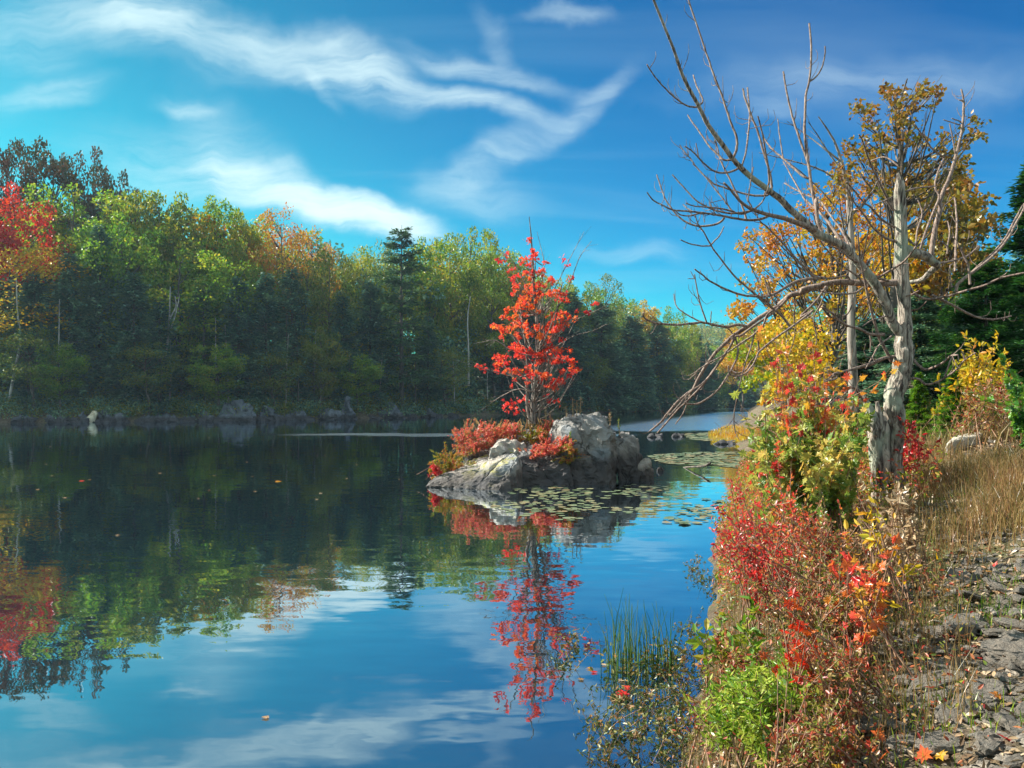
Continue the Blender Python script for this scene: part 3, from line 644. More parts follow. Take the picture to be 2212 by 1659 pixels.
def shore_details():
    rs = np.random.default_rng(5)
    # understory along the far shore
    mb = MB(); mb2 = MB()
    for t in range(900):
        px = rs.uniform(-60, 762); Y = shoreY(min(px, 758)) + (rs.uniform(.3, 3) if t % 2 else rs.uniform(.6, 12)); x = (px - 512) / F * Y; z = H1(x, Y); r = rs.uniform(.5, 1.5) * (Y / 100) ** .5
        n = 110; d = unit(rs.normal(size=(n, 3))) * r * rs.uniform(.5, 1, (n, 1)) * [1.2, 1.2, .8]
        leaves(mb if rs.random() < .5 else mb2, d + [x, Y, z + r * .5], .22 * (Y / 90), RHOMB, .8)
    tag(mb.build('undergrowth', LM['hemlock']), 'dark low undergrowth along the far shore', kind='stuff')
    tag(mb2.build('undergrowth', LM['olive']), 'olive low bushes along the far shore', kind='stuff')
shore_details()

# ------------------------------------------------------------------ rocks
def rock(name, pts, mat, label, cat='rock', group=None, sub=4, amp=.05, fr=1.6, seed=0, crease=0, lobes=None, parent=None, vor=1.0):
    allb = bmesh.new(); org = np.mean(np.array(pts), axis=0)
    for k, P in enumerate(lobes or [pts]):
        bm = bmesh.new()
        for p in P: bm.verts.new(Vector(np.array(p) - org))
        r = bmesh.ops.convex_hull(bm, input=bm.verts)
        junk = [g for g in r['geom_interior'] if isinstance(g, bmesh.types.BMVert)]
        if junk: bmesh.ops.delete(bm, geom=junk, context='VERTS')
        bmesh.ops.bevel(bm, geom=list(bm.edges), offset=.022 * float(np.ptp(np.array(P), axis=0).max()) ** .9, segments=1, affect='EDGES', profile=.6)
        bmesh.ops.triangulate(bm, faces=bm.faces)
        tgt = float(np.ptp(np.array(P), axis=0).max()) / (2 ** sub) 
        for it in range(6):
            es = [e for e in bm.edges if e.calc_length() > tgt * 1.6]
            if not es or len(bm.verts) > 16000: break
            bmesh.ops.subdivide_edges(bm, edges=es, cuts=1); bmesh.ops.triangulate(bm, faces=[f for f in bm.faces if len(f.verts) > 3])
        bmesh.ops.smooth_vert(bm, verts=bm.verts, factor=.12, use_axis_x=True, use_axis_y=True, use_axis_z=True)
        bm.normal_update()
        for v in bm.verts:
            q = v.co * fr + Vector((seed * 3.1 + k, 0, 0))
            a = noise.fractal(q, .8, 2.1, 6) * amp * 1.2
            w_ = noise.voronoi(Vector((q.x * 1.1, q.y * 1.1, q.z * .6)))[0]; a += vor * ((min(w_[1] - w_[0], .5) - .3) * amp * 1.6 - (max(0, .08 - (w_[1] - w_[0])) * amp * 9))
            qr = Vector((q.x * .9 + q.z * .45, q.y * 1.1 - q.x * .3, q.z * .8 - q.x * .4)) * .9; a += vor * (noise.cell(qr) * .5 + noise.cell(qr * 2.3) * .25) * amp * 1.9
            c = abs(noise.noise(q * 1.4 + Vector((9, 2, 1)))); a -= max(0, .09 - c) * amp * 5 * (crease or .6)
            v.co += v.normal * a
        me = bpy.data.meshes.new('tmp'); bm.to_mesh(me); allb.from_mesh(me); bpy.data.meshes.remove(me); bm.free()
    me = bpy.data.meshes.new(name); allb.to_mesh(me); allb.free()
    me.polygons.foreach_set('use_smooth', [False] * len(me.polygons))
    o = link(name, me, mat, parent, None if parent is not None else tuple(org))
    if parent is None: tag(o, label, cat, group)
    return o
def box_pts(vx0, vx1, vyt, vyb, Y0, Y1, tl=0, tr=0, slant=0):   # eight corners; tl/tr lower the top corners (view px)
    return [V(vx0, vyb, Y0), V(vx1, vyb, Y0), V(vx0 + slant, vyb, Y1), V(vx1, vyb, Y1), V(vx0 + 10, vyt + tl, Y0 + .15), V(vx1 - 8, vyt + tr, Y0 + .15), V(vx0 + 20, vyt + tl, Y1), V(vx1 - 20, vyt + tr, Y1)]
def down(P, z=-.5): return [np.array([p[0], p[1], z]) for p in P]
def island():
    a = [[V(915, 1046, 20.2), V(1000, 1048, 20.0), V(985, 1050, 20.0), V(1040, 1010, 20.6), V(1090, 985, 21.2), V(960, 1030, 21.3), V(1060, 975, 22.2), V(1000, 1005, 22.2)] + down([V(920, 1050, 20.1), V(1010, 1050, 19.9), V(1060, 1040, 21.8), V(950, 1040, 22)]),
         [V(975, 1054, 19.9), V(1030, 1056, 19.7), V(1105, 978, 20.9), V(1060, 985, 21.2), V(1000, 1035, 20.5), V(1060, 1010, 20.2)] + down([V(975, 1056, 19.8), V(1035, 1058, 19.6), V(1110, 1050, 20.4), V(1060, 1040, 21.4)]),
         [V(1015, 1062, 19.55), V(1070, 1062, 19.5), V(1118, 1040, 19.9), V(1122, 985, 20.5), V(1105, 975, 20.9), V(1060, 1020, 20.0), V(1130, 1000, 21.1)] + down([V(1015, 1064, 19.5), V(1075, 1066, 19.4), V(1125, 1050, 19.8), V(1130, 1030, 21.4)])]
    rock('rock_slab', a[0], ROCK_SLAB, 'pale sloping slab of rock with grooves at the left tip of the island', lobes=a, sub=5, amp=.045, fr=2.2, crease=1.2, vor=.35)
    top = [V(1060, 968, 21.0), V(1095, 946, 21.3), V(1118, 948, 21.4), V(1135, 965, 21.3), V(1125, 985, 20.9), V(1065, 980, 21.0), V(1080, 955, 22), V(1130, 960, 22)] + [V(1055, 1010, 21.3), V(1130, 1010, 21.2)]
    rock('rock', top, ROCK_SLAB, 'small lit boulder on top of the sloping slab below the red bushes', sub=4, amp=.05, fr=2.5)
    mid = [V(1108, 990, 20.9), V(1225, 985, 20.9), V(1108, 1020, 20.6), V(1240, 1030, 20.5), V(1110, 960, 22.2), V(1230, 940, 22.4), V(1180, 935, 22.6)] + down([V(1105, 1040, 20.3), V(1245, 1040, 20.4), V(1100, 1000, 23.5), V(1250, 1000, 23.5)])
    rock('rock', mid, ROCK_ISL, 'low dark wet rock in the middle of the island under hanging bushes', sub=5, amp=.07, fr=1.5, crease=1.4)
    core = [V(1000, 990, 22), V(1040, 945, 22.6), V(1130, 925, 23), V(1230, 925, 23), V(1100, 960, 24.5), V(1230, 960, 25)] + down([V(970, 1000, 22), V(1240, 1000, 21.6), V(1010, 1000, 25), V(1280, 1000, 25)])
    rock('rock', core, ROCK_ISL, 'earth covered rock core of the island beneath the maple roots', sub=4, amp=.08, fr=1.3)
    big = [V(1205, 1030, 20.75), V(1320, 1034, 20.6), V(1195, 905, 21.9), V(1240, 893, 21.8), V(1275, 892, 21.7), V(1312, 905, 21.5), V(1331, 930, 21.3), V(1222, 935, 21.1), V(1326, 985, 20.9), V(1190, 945, 22.0), V(1290, 925, 21.0),
           V(1240, 895, 23.0), V(1300, 900, 23.0), V(1325, 930, 23.2), V(1195, 1000, 22.6)] + down([V(1205, 1040, 20.7), V(1328, 1040, 20.55), V(1200, 1000, 23.5), V(1330, 1000, 23.5)])
    rock('boulder', big, ROCK_ISL, 'largest grey boulder rising at the right side of the island', sub=5, amp=.085, fr=1.2, crease=1.5)
    r2 = [V(1333, 950, 22.0), V(1348, 935, 22.2), V(1372, 938, 22.2), V(1381, 965, 21.9), V(1380, 1005, 21.7), V(1335, 1010, 21.7), V(1345, 940, 23.2), V(1376, 950, 23.2)] + down([V(1328, 1020, 21.6), V(1386, 1020, 21.6), V(1335, 1000, 23.6), V(1385, 1000, 23.6)])
    rock('boulder', r2, ROCK_ISL, 'second smaller boulder just right of the largest island boulder', sub=4, amp=.06, fr=1.8, crease=1.2)
    r3 = [V(1372, 1012, 21.9), V(1402, 985, 22.1), V(1408, 1008, 21.9), V(1390, 1018, 21.7), V(1380, 1000, 22.3), V(1412, 1012, 22.4)] + down([V(1368, 1018, 21.8), V(1412, 1018, 21.8), V(1390, 1010, 22.6)], -.3)
    rock('rock', r3, ROCK_SLAB, 'small pointed grey rock in the water right of the island boulders', sub=4, amp=.03, fr=4)
    for (a_, b_, t_, l_) in ((1420, 1434, 1005, 'tiny stone just right of the pointed rock in the water'), (1180, 1205, 1046, 'flat dark stone awash at the foot of the island')):
        Yk = 1760. / (1018 / 2.16 - 400)
        P = [V(a_, t_ + 8, Yk), V((a_ + b_) / 2, t_, Yk + .1), V(b_, t_ + 9, Yk), V(b_ - 2, t_ + 5, Yk + .3)] + down([V(a_, 1020, Yk), V(b_, 1020, Yk), V(b_, 1020, Yk + .4)], -.2)
        if t_ < 1040: rock('rock', P, ROCK_ISL, l_, sub=3, amp=.02, fr=5)
island()
def shore_rocks():
    S = [(30, 75, 895, 5, 'low rock'), (90, 170, 903, 4, 'long low grey ledge at the water left of the pale stump'), (165, 190, 895, 3, 'x'),
         (205, 245, 893, 5, 'grey rock right beside the pale leaning stump'), (247, 268, 897, 4, 'round blue grey stone right of the pale stump'), (310, 390, 892, 4, 'long rock ledge below the leaning shore trunk'),
         (410, 465, 890, 5, 'grey ledge at the left foot of the shore boulder'), (468, 555, 862, 6, 'big rounded grey boulder on the far shore below the hemlocks'), (556, 600, 880, 5, 'ledge right of the big shore boulder'),
         (600, 660, 882, 5, 'pale layered ledge at the waterline of the far shore'), (662, 735, 885, 4, 'long thin ledge left of the dark hollow'), (735, 760, 858, 5, 'upright rock beside the dark hollow on the far shore'),
         (815, 865, 872, 5, 'rock below the layered pine at the waterline'), (900, 940, 880, 4, 'small rock right of the pine on the far shore')]
    for i, (a, b, t, dp, lab) in enumerate(S):
        if len(lab) < 5 or lab == 'low rock': lab = {0: 'dim low rock on the far shore near the left edge', 2: 'small rock at the right end of the long low ledge'}[i]
        c = (a + b) / 2; Y = shoreY(c / 2.16) - .9; wl = HY + CAMZ * F / Y
        wl *= 2.16
        P = [V(a, wl - 3, Y), V(b, wl - 3, Y), V(a + (b - a) * .28, t + .22 * (wl - t), Y + .9), V(a + (b - a) * .55, t, Y + 1.2), V(a + (b - a) * .8, t + .35 * (wl - t), Y + .8), V(a + (b - a) * .04, t + .6 * (wl - t), Y + .5), V(b - (b - a) * .03, t + .7 * (wl - t), Y + .5), V(a + (b - a) * .25, t + .4 * (wl - t), Y + 2.5), V(b - (b - a) * .2, t + .3 * (wl - t), Y + 3)] + down([V(a, wl, Y - .2), V(b, wl, Y - .2), V(a, wl, Y + 3), V(b, wl, Y + 3)])
        rock('shore_rock', P, ROCK_SHORE, lab, sub=4, amp=.30, fr=.8, seed=i, crease=1.2, group=None)
    rs = np.random.default_rng(61)       # low broken ledge along the waterline
    for i, vx in enumerate(np.linspace(120, 960, 26)):
        vx = vx + rs.normal(0, 8); w = rs.uniform(12, 26); Y = shoreY(vx / 2.16) - .5; wl = (HY + CAMZ * F / Y) * 2.16; t = wl - rs.uniform(5, 13)
        P = [V(vx - w, wl, Y), V(vx + w, wl, Y), V(vx - w * .8, t + 3, Y + .3), V(vx + w * .3, t, Y + .5), V(vx + w * .9, t + 4, Y + .4), V(vx - w, t + 4, Y + 1.6), V(vx + w, t + 3, Y + 1.8)] + down([V(vx - w, wl, Y - .1), V(vx + w, wl, Y - .1), V(vx, wl, Y + 2)])
        rock('shore_rock', P, ROCK_SHORE, 'low grey blue ledge stone in the line of rocks along the far waterline', sub=3, amp=.12, fr=.9, seed=i + 40, crease=1.2, group='ledge stones along the far waterline')
    # thin pale trunks showing in front of the dark evergreens
    for i in range(16):
        vx = rs.uniform(60, 1080); Y = shoreY(vx / 2.16) + rs.uniform(1.0, 2.5); b = V(vx, 880, Y); b[2] = H1(b[0], Y) - .2; h = rs.uniform(5, 12); l = rs.normal(0, .06)
        t = b + np.array([l * h, 0, h]); e = empty('bare_tree', tuple(b), 'thin leafless trunk rising in front of the dark evergreens of the far shore', 'tree', 'thin bare trunks along the far shore')
        mb = MB(); P = resample([b, (b + t) / 2 + rs.normal(0, .15, 3), t], 8); tube(mb, P, np.linspace(.11, .03, 8), 5); mb.build('trunk', BARK_PALE if i % 3 else BARK_FAR, e, tuple(b))
        mb = MB()
        for k in range(7):
            q = P[rs.integers(2, 7)]; tube(mb, [q, q + np.array([rs.normal(0, .8), rs.normal(0, .5), rs.uniform(.1, .9)])], [.025, .008], 3, cap=False)
        mb.build('branches', BARK_PALE if i % 3 else BARK_FAR, e, tuple(b))
    # pale broken stump and orange bush
    Y = shoreY(90) - .3
    mb = MB(); tube(mb, resample([V(190, 920, Y), V(197, 905, Y), V(206, 890, Y + .3)], 8) + np.array([0, 0, 0]), [.55, .50, .46, .44, .40, .36, .34, .30], 10, rough=.25)
    p0 = V(190, 920, Y); o = mb.build('tree_stump', bark_mat('sunlit_wood', (.40, .32, .2), (.75, .66, .48), .4, .4), origin=tuple(p0)); tag(o, 'pale sunlit broken stump leaning in the water at the far left shore', 'stump')
    # pale leaning trunks (dead trees)
    for nm, pts, lab in (('dead_tree', [[(20, 862), (32, 800), (45, 730), (38, 680), (35, 600)]], 'thin pale crooked trunk leaning up at the left edge of the far shore'),
                         ('dead_tree', [[(342, 870), (352, 800), (362, 740), (366, 680), (368, 620)], [(362, 730), (376, 690), (388, 640)], [(366, 690), (380, 662), (378, 640)]], 'pale thin forked trunk in front of the dark hemlocks on the left'),
                         ('dead_tree', [[(312, 895), (303, 875), (298, 855)]], 'short leaning pale trunk at the waterline below the forked trunk'),
                         ('dead_tree', [[(1012, 830), (1012, 760), (1010, 690), (1016, 640)]], 'slender grey trunk on the far shore left of the island maple'),
                         ('dead_tree', [[(114, 876), (113, 862)]], 'short pale post like stub on the far shore bank')):
        Y = shoreY(pts[0][0][0] / 2.16) + 2.2; base = V(*pts[0][0], Y); e = empty(nm, tuple(base), lab, 'tree')
        for q, pl in enumerate(pts):
            mb = MB(); P = resample([V(a, b, Y) for a, b in pl], 12); tube(mb, P, np.linspace(.16, .06, 12) * (1 if q == 0 else .6), 6)
            mb.build('trunk' if q == 0 else 'branch', BARK_PALE, e, tuple(base))
shore_rocks()

# ------------------------------------------------------------------ shaped small trees
def inpoly(p, poly):
    x, y = p; r = False; n = len(poly)
    for i in range(n):
        x1, y1 = poly[i]; x2, y2 = poly[(i + 1) % n]
        if (y1 > y) != (y2 > y) and x < (x2 - x1) * (y - y1) / (y2 - y1) + x1: r = not r
    return r
def poly_tree(name, label, trunk, Y, poly, ncl, cr, lpc, ls, lm, bark, depth=1.0, tpl=RHOMB, tr=.1, seed=0, holes=None, bare=(), up=.5, radial=False, cat='tree', group=None, depth_of=None):
    """trunk: view points from the ground up; crown clumps fill the outline poly (view coordinates) at distance Y, spread over depth"""
    rs = np.random.default_rng(seed); base = V(*trunk[0], Y); e = empty(name, tuple(base), label, cat, group)
    T = resample([V(a, b, Y) for a, b in trunk], 16); mb = MB(); tube(mb, T, np.linspace(tr, tr * .10, 16), 9, rough=.12); mb.build('trunk', bark, e, tuple(base))
    xs = [p[0] for p in poly]; ys = [p[1] for p in poly]; cl = []; g = 0
    while len(cl) < ncl and g < 20000:
        g += 1; p = (rs.uniform(min(xs), max(xs)), rs.uniform(min(ys), max(ys)))
        if inpoly(p, poly) and not any(math.hypot(p[0] - h[0], p[1] - h[1]) < h[2] for h in (holes or ())):
            cl.append(V(p[0], p[1], Y + rs.normal(0, depth * .5)))
    lb, bb = MB(), MB()
    for c in cl:
        r = cr * rs.uniform(.55, 1.3); n = max(3, int(lpc * (r / cr) ** 1.5)); d = unit(rs.normal(size=(n, 3))) * rs.uniform(.2, 1.05, (n, 1)) * r * np.array([1.15, 1.15, .8])
        leaves(lb, c + d, ls, tpl, up, rnd=np.clip(RNG.normal(.5, .2, n) + rs.normal(0, .15), 0, 1))
        h = math.hypot(c[0] - T[-1][0], c[1] - Y); zt = c[2] - .75 * h - .1; k = int(np.argmin(abs(T[:, 2] - zt))); a = T[k]
        if rs.random() < .5: continue
        md = (a + c) / 2 + np.array([0, 0, -.12 * np.linalg.norm(c - a)]) + rs.normal(0, .05, 3)
        tube(bb, resample([a, md, c + (c - a) * .06], 7), np.linspace(tr * .28, tr * .05, 7), 4, cap=False)
        for _ in range(2):
            tube(bb, [md, md + (c - md) * .8 + rs.normal(0, r * .8, 3)], [tr * .08, tr * .03], 3, cap=False)
    for pl in bare:
        P = resample([V(a, b, Y + (0 if i == 0 else rs.normal(0, .1))) for i, (a, b) in enumerate(pl)], 10); tube(bb, P, np.linspace(tr * .22, tr * .06, 10), 4)
        for _ in range(5):
            k = rs.integers(3, 9); dd = P[min(k + 1, 9)] - P[k]; dd = unit(dd) * rs.uniform(.15, .4) * (Y / 20) + rs.normal(0, .12, 3) * (Y / 20)
            tube(bb, [P[k], P[k] + dd], [tr * .06, tr * .03], 3, cap=False)
    bb.build('branches', bark, e, tuple(base)); lb.build('crown', lm, e, tuple(base))
    return e
# island maple
YM = 22.3
poly_tree('maple_tree', 'slender scarlet maple standing on top of the rocky island', [(1152, 915), (1152, 860), (1158, 800), (1160, 700), (1152, 600), (1148, 520), (1143, 468)], YM,
          [(1146, 498), (1154, 520), (1160, 555), (1185, 565), (1190, 600), (1215, 620), (1228, 640), (1225, 665), (1262, 680), (1240, 700), (1250, 720), (1222, 740), (1238, 770), (1266, 770), (1258, 795), (1235, 815), (1222, 838), (1190, 845), (1160, 820), (1140, 840), (1095, 835), (1085, 815), (1060, 800), (1068, 770), (1090, 755), (1062, 720), (1055, 690), (1085, 680), (1110, 660), (1100, 630), (1095, 600), (1120, 590), (1120, 565), (1140, 555), (1142, 515)],
          230, .11, 17, .082, LM['mapletree'], BARK_GREY, depth=1.2, tpl=MAPLE, tr=.085, seed=3, holes=((1150, 740, 16), (1225, 722, 14), (1095, 745, 12), (1200, 655, 9)),
          bare=([(1158, 700), (1190, 640), (1225, 570), (1262, 500)], [(1165, 720), (1220, 640), (1250, 560), (1278, 520)], [(1165, 760), (1230, 700), (1290, 670), (1320, 655)],
                [(1160, 780), (1230, 730), (1280, 715), (1310, 700)], [(1158, 770), (1110, 760), (1070, 735), (1035, 742)], [(1156, 800), (1120, 815), (1060, 800), (1028, 790)],
                [(1154, 850), (1120, 840), (1085, 855), (1060, 868), (1044, 852)], [(1152, 560), (1175, 570), (1160, 500)], [(1150, 640), (1105, 560), (1080, 545)]))
def extra_maple():
    # side stems and stray leaf tufts of the island maple
    e = [o for o in COL.objects if o.name == 'maple_tree' and o.parent is None]
    e = [o for o in COL.objects if o.type == 'EMPTY' and o.get('label', '').startswith('slender scarlet')][0]; base = tuple(e.location)
    for pl, r in (([(1146, 915), (1138, 870), (1140, 800), (1130, 700), (1112, 600)], .06), ([(1160, 915), (1172, 850), (1185, 780), (1200, 690), (1215, 610)], .055), ([(1153, 912), (1160, 850), (1175, 760), (1172, 640)], .05)):
        mb = MB(); tube(mb, resample([V(a, b, YM + .1) for a, b in pl], 14), np.linspace(r, .012, 14), 7, rough=.1); mb.build('trunk', BARK_GREY, e, base)
    mb = MB()
    pts = [(1100, 870), (1108, 880), (1095, 885), (1118, 868), (1112, 892), (1090, 872), (1120, 885), (1185, 858), (1200, 866), (1132, 862), (1082, 560), (1095, 552), (1103, 580), (1268, 675), (1285, 655), (1078, 566), (1230, 600), (1225, 575), (1215, 560), (1040, 795), (1050, 798), (1033, 790)]
    for (a, b) in pts: leaves(mb, V(a, b, YM + RNG.normal(0, .2)) + RNG.normal(0, .05, (7, 3)), .11, MAPLE, .3, rnd=np.full(7, .85) + RNG.normal(0, .1, 7))
    mb.build('crown', LM['mapletree'], e, base)
extra_maple()

def shrub(name, label, base, tips, lm, ls, stemmat=STEM, leaf_per=26, tpl=OVAL, spread=.25, tr=.008, side=3, seed=0, cat='shrub', group=None, up=.4, leaf_from=.35, curve=.12, twig=.3, parts=('stems', 'leaves')):
    """stems run from the base to each tip; side twigs carry leaves"""
    rs = np.random.default_rng(seed + 100); base = np.array(base, float); e = empty(name, tuple(base), label, cat, group); sb, lb = MB(), MB()
    for t in tips:
        t = np.array(t, float); b0 = base + rs.normal(0, spread, 3) * [1, 1, 0]; b0[2] = H1(b0[0], b0[1]) - .03 if base[2] > -0.5 and not name.startswith('island') else base[2]
        L = np.linalg.norm(t - b0); m1 = b0 + (t - b0) * .5 + rs.normal(0, curve * L * .5, 3) + np.array([0, 0, curve * L * .4])
        P = resample([b0, m1, t], 9); tube(sb, P, np.linspace(tr, tr * .3, 9), 4, cap=False)
        segs = [P]
        for _ in range(side):
            k = rs.integers(3, 8); dr = unit(P[k] - P[k - 1]) + rs.normal(0, .55, 3); tw = L * twig * rs.uniform(.5, 1.2)
            Q = resample([P[k], P[k] + unit(dr) * tw * .5, P[k] + unit(dr) * tw + np.array([0, 0, .1 * tw])], 5); tube(sb, Q, np.linspace(tr * .5, tr * .2, 5), 3, cap=False); segs.append(Q)
        for s, Q in enumerate(segs):
            n = int(leaf_per * (1 if s == 0 else .6)); u = rs.uniform(leaf_from if s == 0 else .1, 1.0, n) * (len(Q) - 1); i = np.minimum(u.astype(int), len(Q) - 2); f = (u - i)[:, None]
            c = Q[i] * (1 - f) + Q[i + 1] * f; al = unit(Q[i + 1] - Q[i]) * .7 + rs.normal(0, .6, (n, 3))
            leaves(lb, c + rs.normal(0, ls * .15, (n, 3)), ls, tpl, up, along=al, rnd=np.clip(RNG.normal(.5, .22, n) + rs.normal(0, .12), 0, 1))
    sb.build(parts[0], stemmat, e, tuple(base)); lb.build(parts[1], lm, e, tuple(base))
    return e
def grid_tips(poly, Y, n, depth, seed=0):
    rs = np.random.default_rng(seed); xs = [p[0] for p in poly]; ys = [p[1] for p in poly]; out = []
    while len(out) < n:
        p = (rs.uniform(min(xs), max(xs)), rs.uniform(min(ys), max(ys)))
        if inpoly(p, poly): out.append(V(p[0], p[1], Y + rs.normal(0, depth)))
    return out
def island_shrubs():
    L = [('low scarlet huckleberry bush at the left back of the island', (1010, 985, 21.9), [(970, 915), (1030, 900), (1070, 908), (1090, 950), (1060, 965), (1010, 985), (980, 985), (975, 950)], 34, 'huckle'),
         ('scarlet and pink huckleberry bush left of the maple trunk', (1085, 960, 22.4), [(1040, 912), (1110, 905), (1130, 930), (1110, 950), (1070, 960), (1040, 950)], 30, 'huckle'),
         ('tawny bush thinning out at the left tip of the island', (965, 1025, 21.3), [(935, 985), (960, 965), (1000, 975), (1040, 990), (1000, 1010), (960, 1030), (925, 1035)], 26, 'hucklegreen'),
         ('yellow green and pink bush right at the maple foot', (1160, 960, 22.0), [(1120, 925), (1165, 905), (1190, 935), (1180, 955), (1140, 965), (1120, 955)], 26, 'hucklegreen'),
         ('scarlet bush sprouting right behind the maple foot', (1185, 940, 22.6), [(1165, 900), (1185, 893), (1215, 920), (1225, 940), (1190, 945)], 22, 'huckle'),
         ('pink and white flecked bush hanging over the dark middle rock', (1175, 985, 21.1), [(1125, 965), (1150, 945), (1210, 940), (1245, 960), (1235, 985), (1190, 975), (1150, 995), (1120, 985)], 34, 'huckle'),
         ('green and brown bush hanging left of the largest boulder', (1225, 985, 21.0), [(1200, 960), (1235, 935), (1250, 955), (1240, 990), (1215, 1008), (1195, 995)], 24, 'hucklegreen'),
         ('small crimson seedling at the lowest left tip of the island', (938, 1038, 21.0), [(928, 1008), (945, 1000), (945, 1020)], 5, 'crimson')]
    for i, (lab, b, poly, n, lm) in enumerate(L):
        base = V(*b)
        shrub('island_shrub', lab, base, grid_tips(poly, b[2], n, .3, i), LM[lm], .046, leaf_per=64, spread=.28, tr=.006, side=4, seed=i, leaf_from=.25, curve=.1)
    # dry flower stalks on the boulder
    for i, (vx, vy, h) in enumerate([(1190, 912, 22), (1238, 893, 34), (1246, 893, 28), (1252, 894, 38), (1225, 900, 22), (1338, 925, 22), (1318, 905, 14), (1180, 905, 26)]):
        Y = 22.2; b = V(vx, vy + 14, Y); mb = MB(); t = V(vx + random.uniform(-3, 3), vy - h, Y); e = empty('dry_flower_stalk', tuple(b), 'thin dry flower stalk standing on the island boulders against the dark far trees', 'plant', 'dry stalks on the island boulders')
        tube(mb, [b, (b + t) / 2, t], [.012, .010, .006], 4); mb.build('stem', DRYSTEM, e, tuple(b))
        lb = MB(); s = RNG.uniform(.35, 1, 40)[:, None]; leaves(lb, b * (1 - s) + t * s + RNG.normal(0, .02, (40, 3)), .05, OVAL, .2); lb.build('seed_head', LM['tan'] if i != 5 else LM['feather'], e, tuple(b))
    # moss / grasses tuft on island top
    mb = MB(); n = 900
    c = np.array([V(RNG.uniform(1000, 1260), RNG.uniform(915, 975), RNG.uniform(21.8, 23.2)) for _ in range(n)]); leaves(mb, c, .22, NEEDLE, .1, along=np.tile([0, 0, 1.], (n, 1)), jit=1)
    tag(mb.build('grass', LM['drygrass']), 'dry grass growing among the red bushes on the island', kind='stuff')
island_shrubs()

# ------------------------------------------------------------------ lily pads
def pad_mesh(seed, r=1.0):
    rs = np.random.default_rng(seed); n = 18; a = np.linspace(.18, 2 * math.pi - .18, n) + rs.uniform(0, 6); rr = r * (1 + rs.normal(0, .03, n))
    v = [(0, 0, .004)] + [(math.cos(t) * q, math.sin(t) * q, .004 + abs(rs.normal(0, .012)) ) for t, q in zip(a, rr)]
    b = [(x * .98, y * .98, z - .006) for x, y, z in v]
    mb = MB(); k = np.arange(1, n); mb.add(v, np.stack([np.zeros(n - 1, int), k, k + 1], 1), rs.random()); mb.add(b, np.stack([np.zeros(n - 1, int), k + 1, k], 1), rs.random())
    return mb
PADS = [pad_mesh(40 + i).mesh('lily_pad') for i in range(8)]
def pads():
    rs = np.random.default_rng(9); pts = []
    poly = [(1130, 1050), (1230, 1048), (1340, 1045), (1480, 1050), (1500, 1070), (1470, 1085), (1440, 1100), (1390, 1110), (1290, 1122), (1200, 1125), (1190, 1105), (1130, 1115), (1050, 1100), (1070, 1080), (1090, 1065)]
    g = 0
    while len(pts) < 240 and g < 60000:
        g += 1; vx, vy = rs.uniform(1040, 1510), rs.uniform(1045, 1128)
        if not inpoly((vx, vy), poly): continue
        Y = CAMZ * F / (vy / 2.16 - HY); x = (vx / 2.16 - 512) / F * Y; r = rs.uniform(.05, .125)
        if math.sin(x * 2.1 + math.sin(Y * 1.7)) + math.sin(Y * 2.3 + x) + rs.normal(0, .5) < -.35: continue
        if any(math.hypot(x - a, Y - b) < (r + c) * .85 for a, b, c in pts): continue
        pts.append((x, Y, r))
    for (x, Y, r) in pts:
        o = link('lily_pad', PADS[rs.integers(0, 8)], LM['pad'], None, (x, Y, .004)); o.scale = (r, r * rs.uniform(.85, 1), r * .5); o.rotation_euler = (rs.normal(0, .02), rs.normal(0, .02), rs.uniform(0, 6.28))
        tag(o, 'round pale green lily pad floating in the patch just below and right of the island', 'lily pad', 'lily pads floating beside the island')
    def mass(poly, n, r0, r1, lab):
        mb = MB(); k = 0; used = []
        xs = [p[0] for p in poly]; ys = [p[1] for p in poly]
        while k < n:
            vx, vy = rs.uniform(min(xs), max(xs)), rs.uniform(min(ys), max(ys))
            if not inpoly((vx, vy), poly): continue
            k += 1; Y = CAMZ * F / (vy / 2.16 - HY); x = (vx / 2.16 - 512) / F * Y; r = rs.uniform(r0, r1); a = np.linspace(.2, 6.0, 9) + rs.uniform(0, 6)
            v = [(x, Y, .012)] + [(x + math.cos(t) * r, Y + math.sin(t) * r, .012 + abs(rs.normal(0, .008))) for t in a]
            mb.add(v, [(0, i, i + 1) for i in range(1, 9)], rs.random())
        tag(mb.build('lily_pads', LM['pad']), lab, kind='stuff')
    mass([(1395, 985), (1480, 978), (1640, 975), (1660, 1000), (1600, 1012), (1560, 1008), (1440, 1002)], 400, .12, .22, 'dense spread of lily pads between the small pointed rock and the right bank')
    mass([(1470, 938), (1560, 932), (1600, 940), (1560, 955), (1500, 950)], 260, .15, .3, 'far thin spread of lily pads beside the grassy spit')
    mass([(1480, 1085), (1560, 1075), (1590, 1100), (1520, 1130), (1420, 1140)], 60, .06, .12, 'few scattered lily pads right of the main patch')
pads()
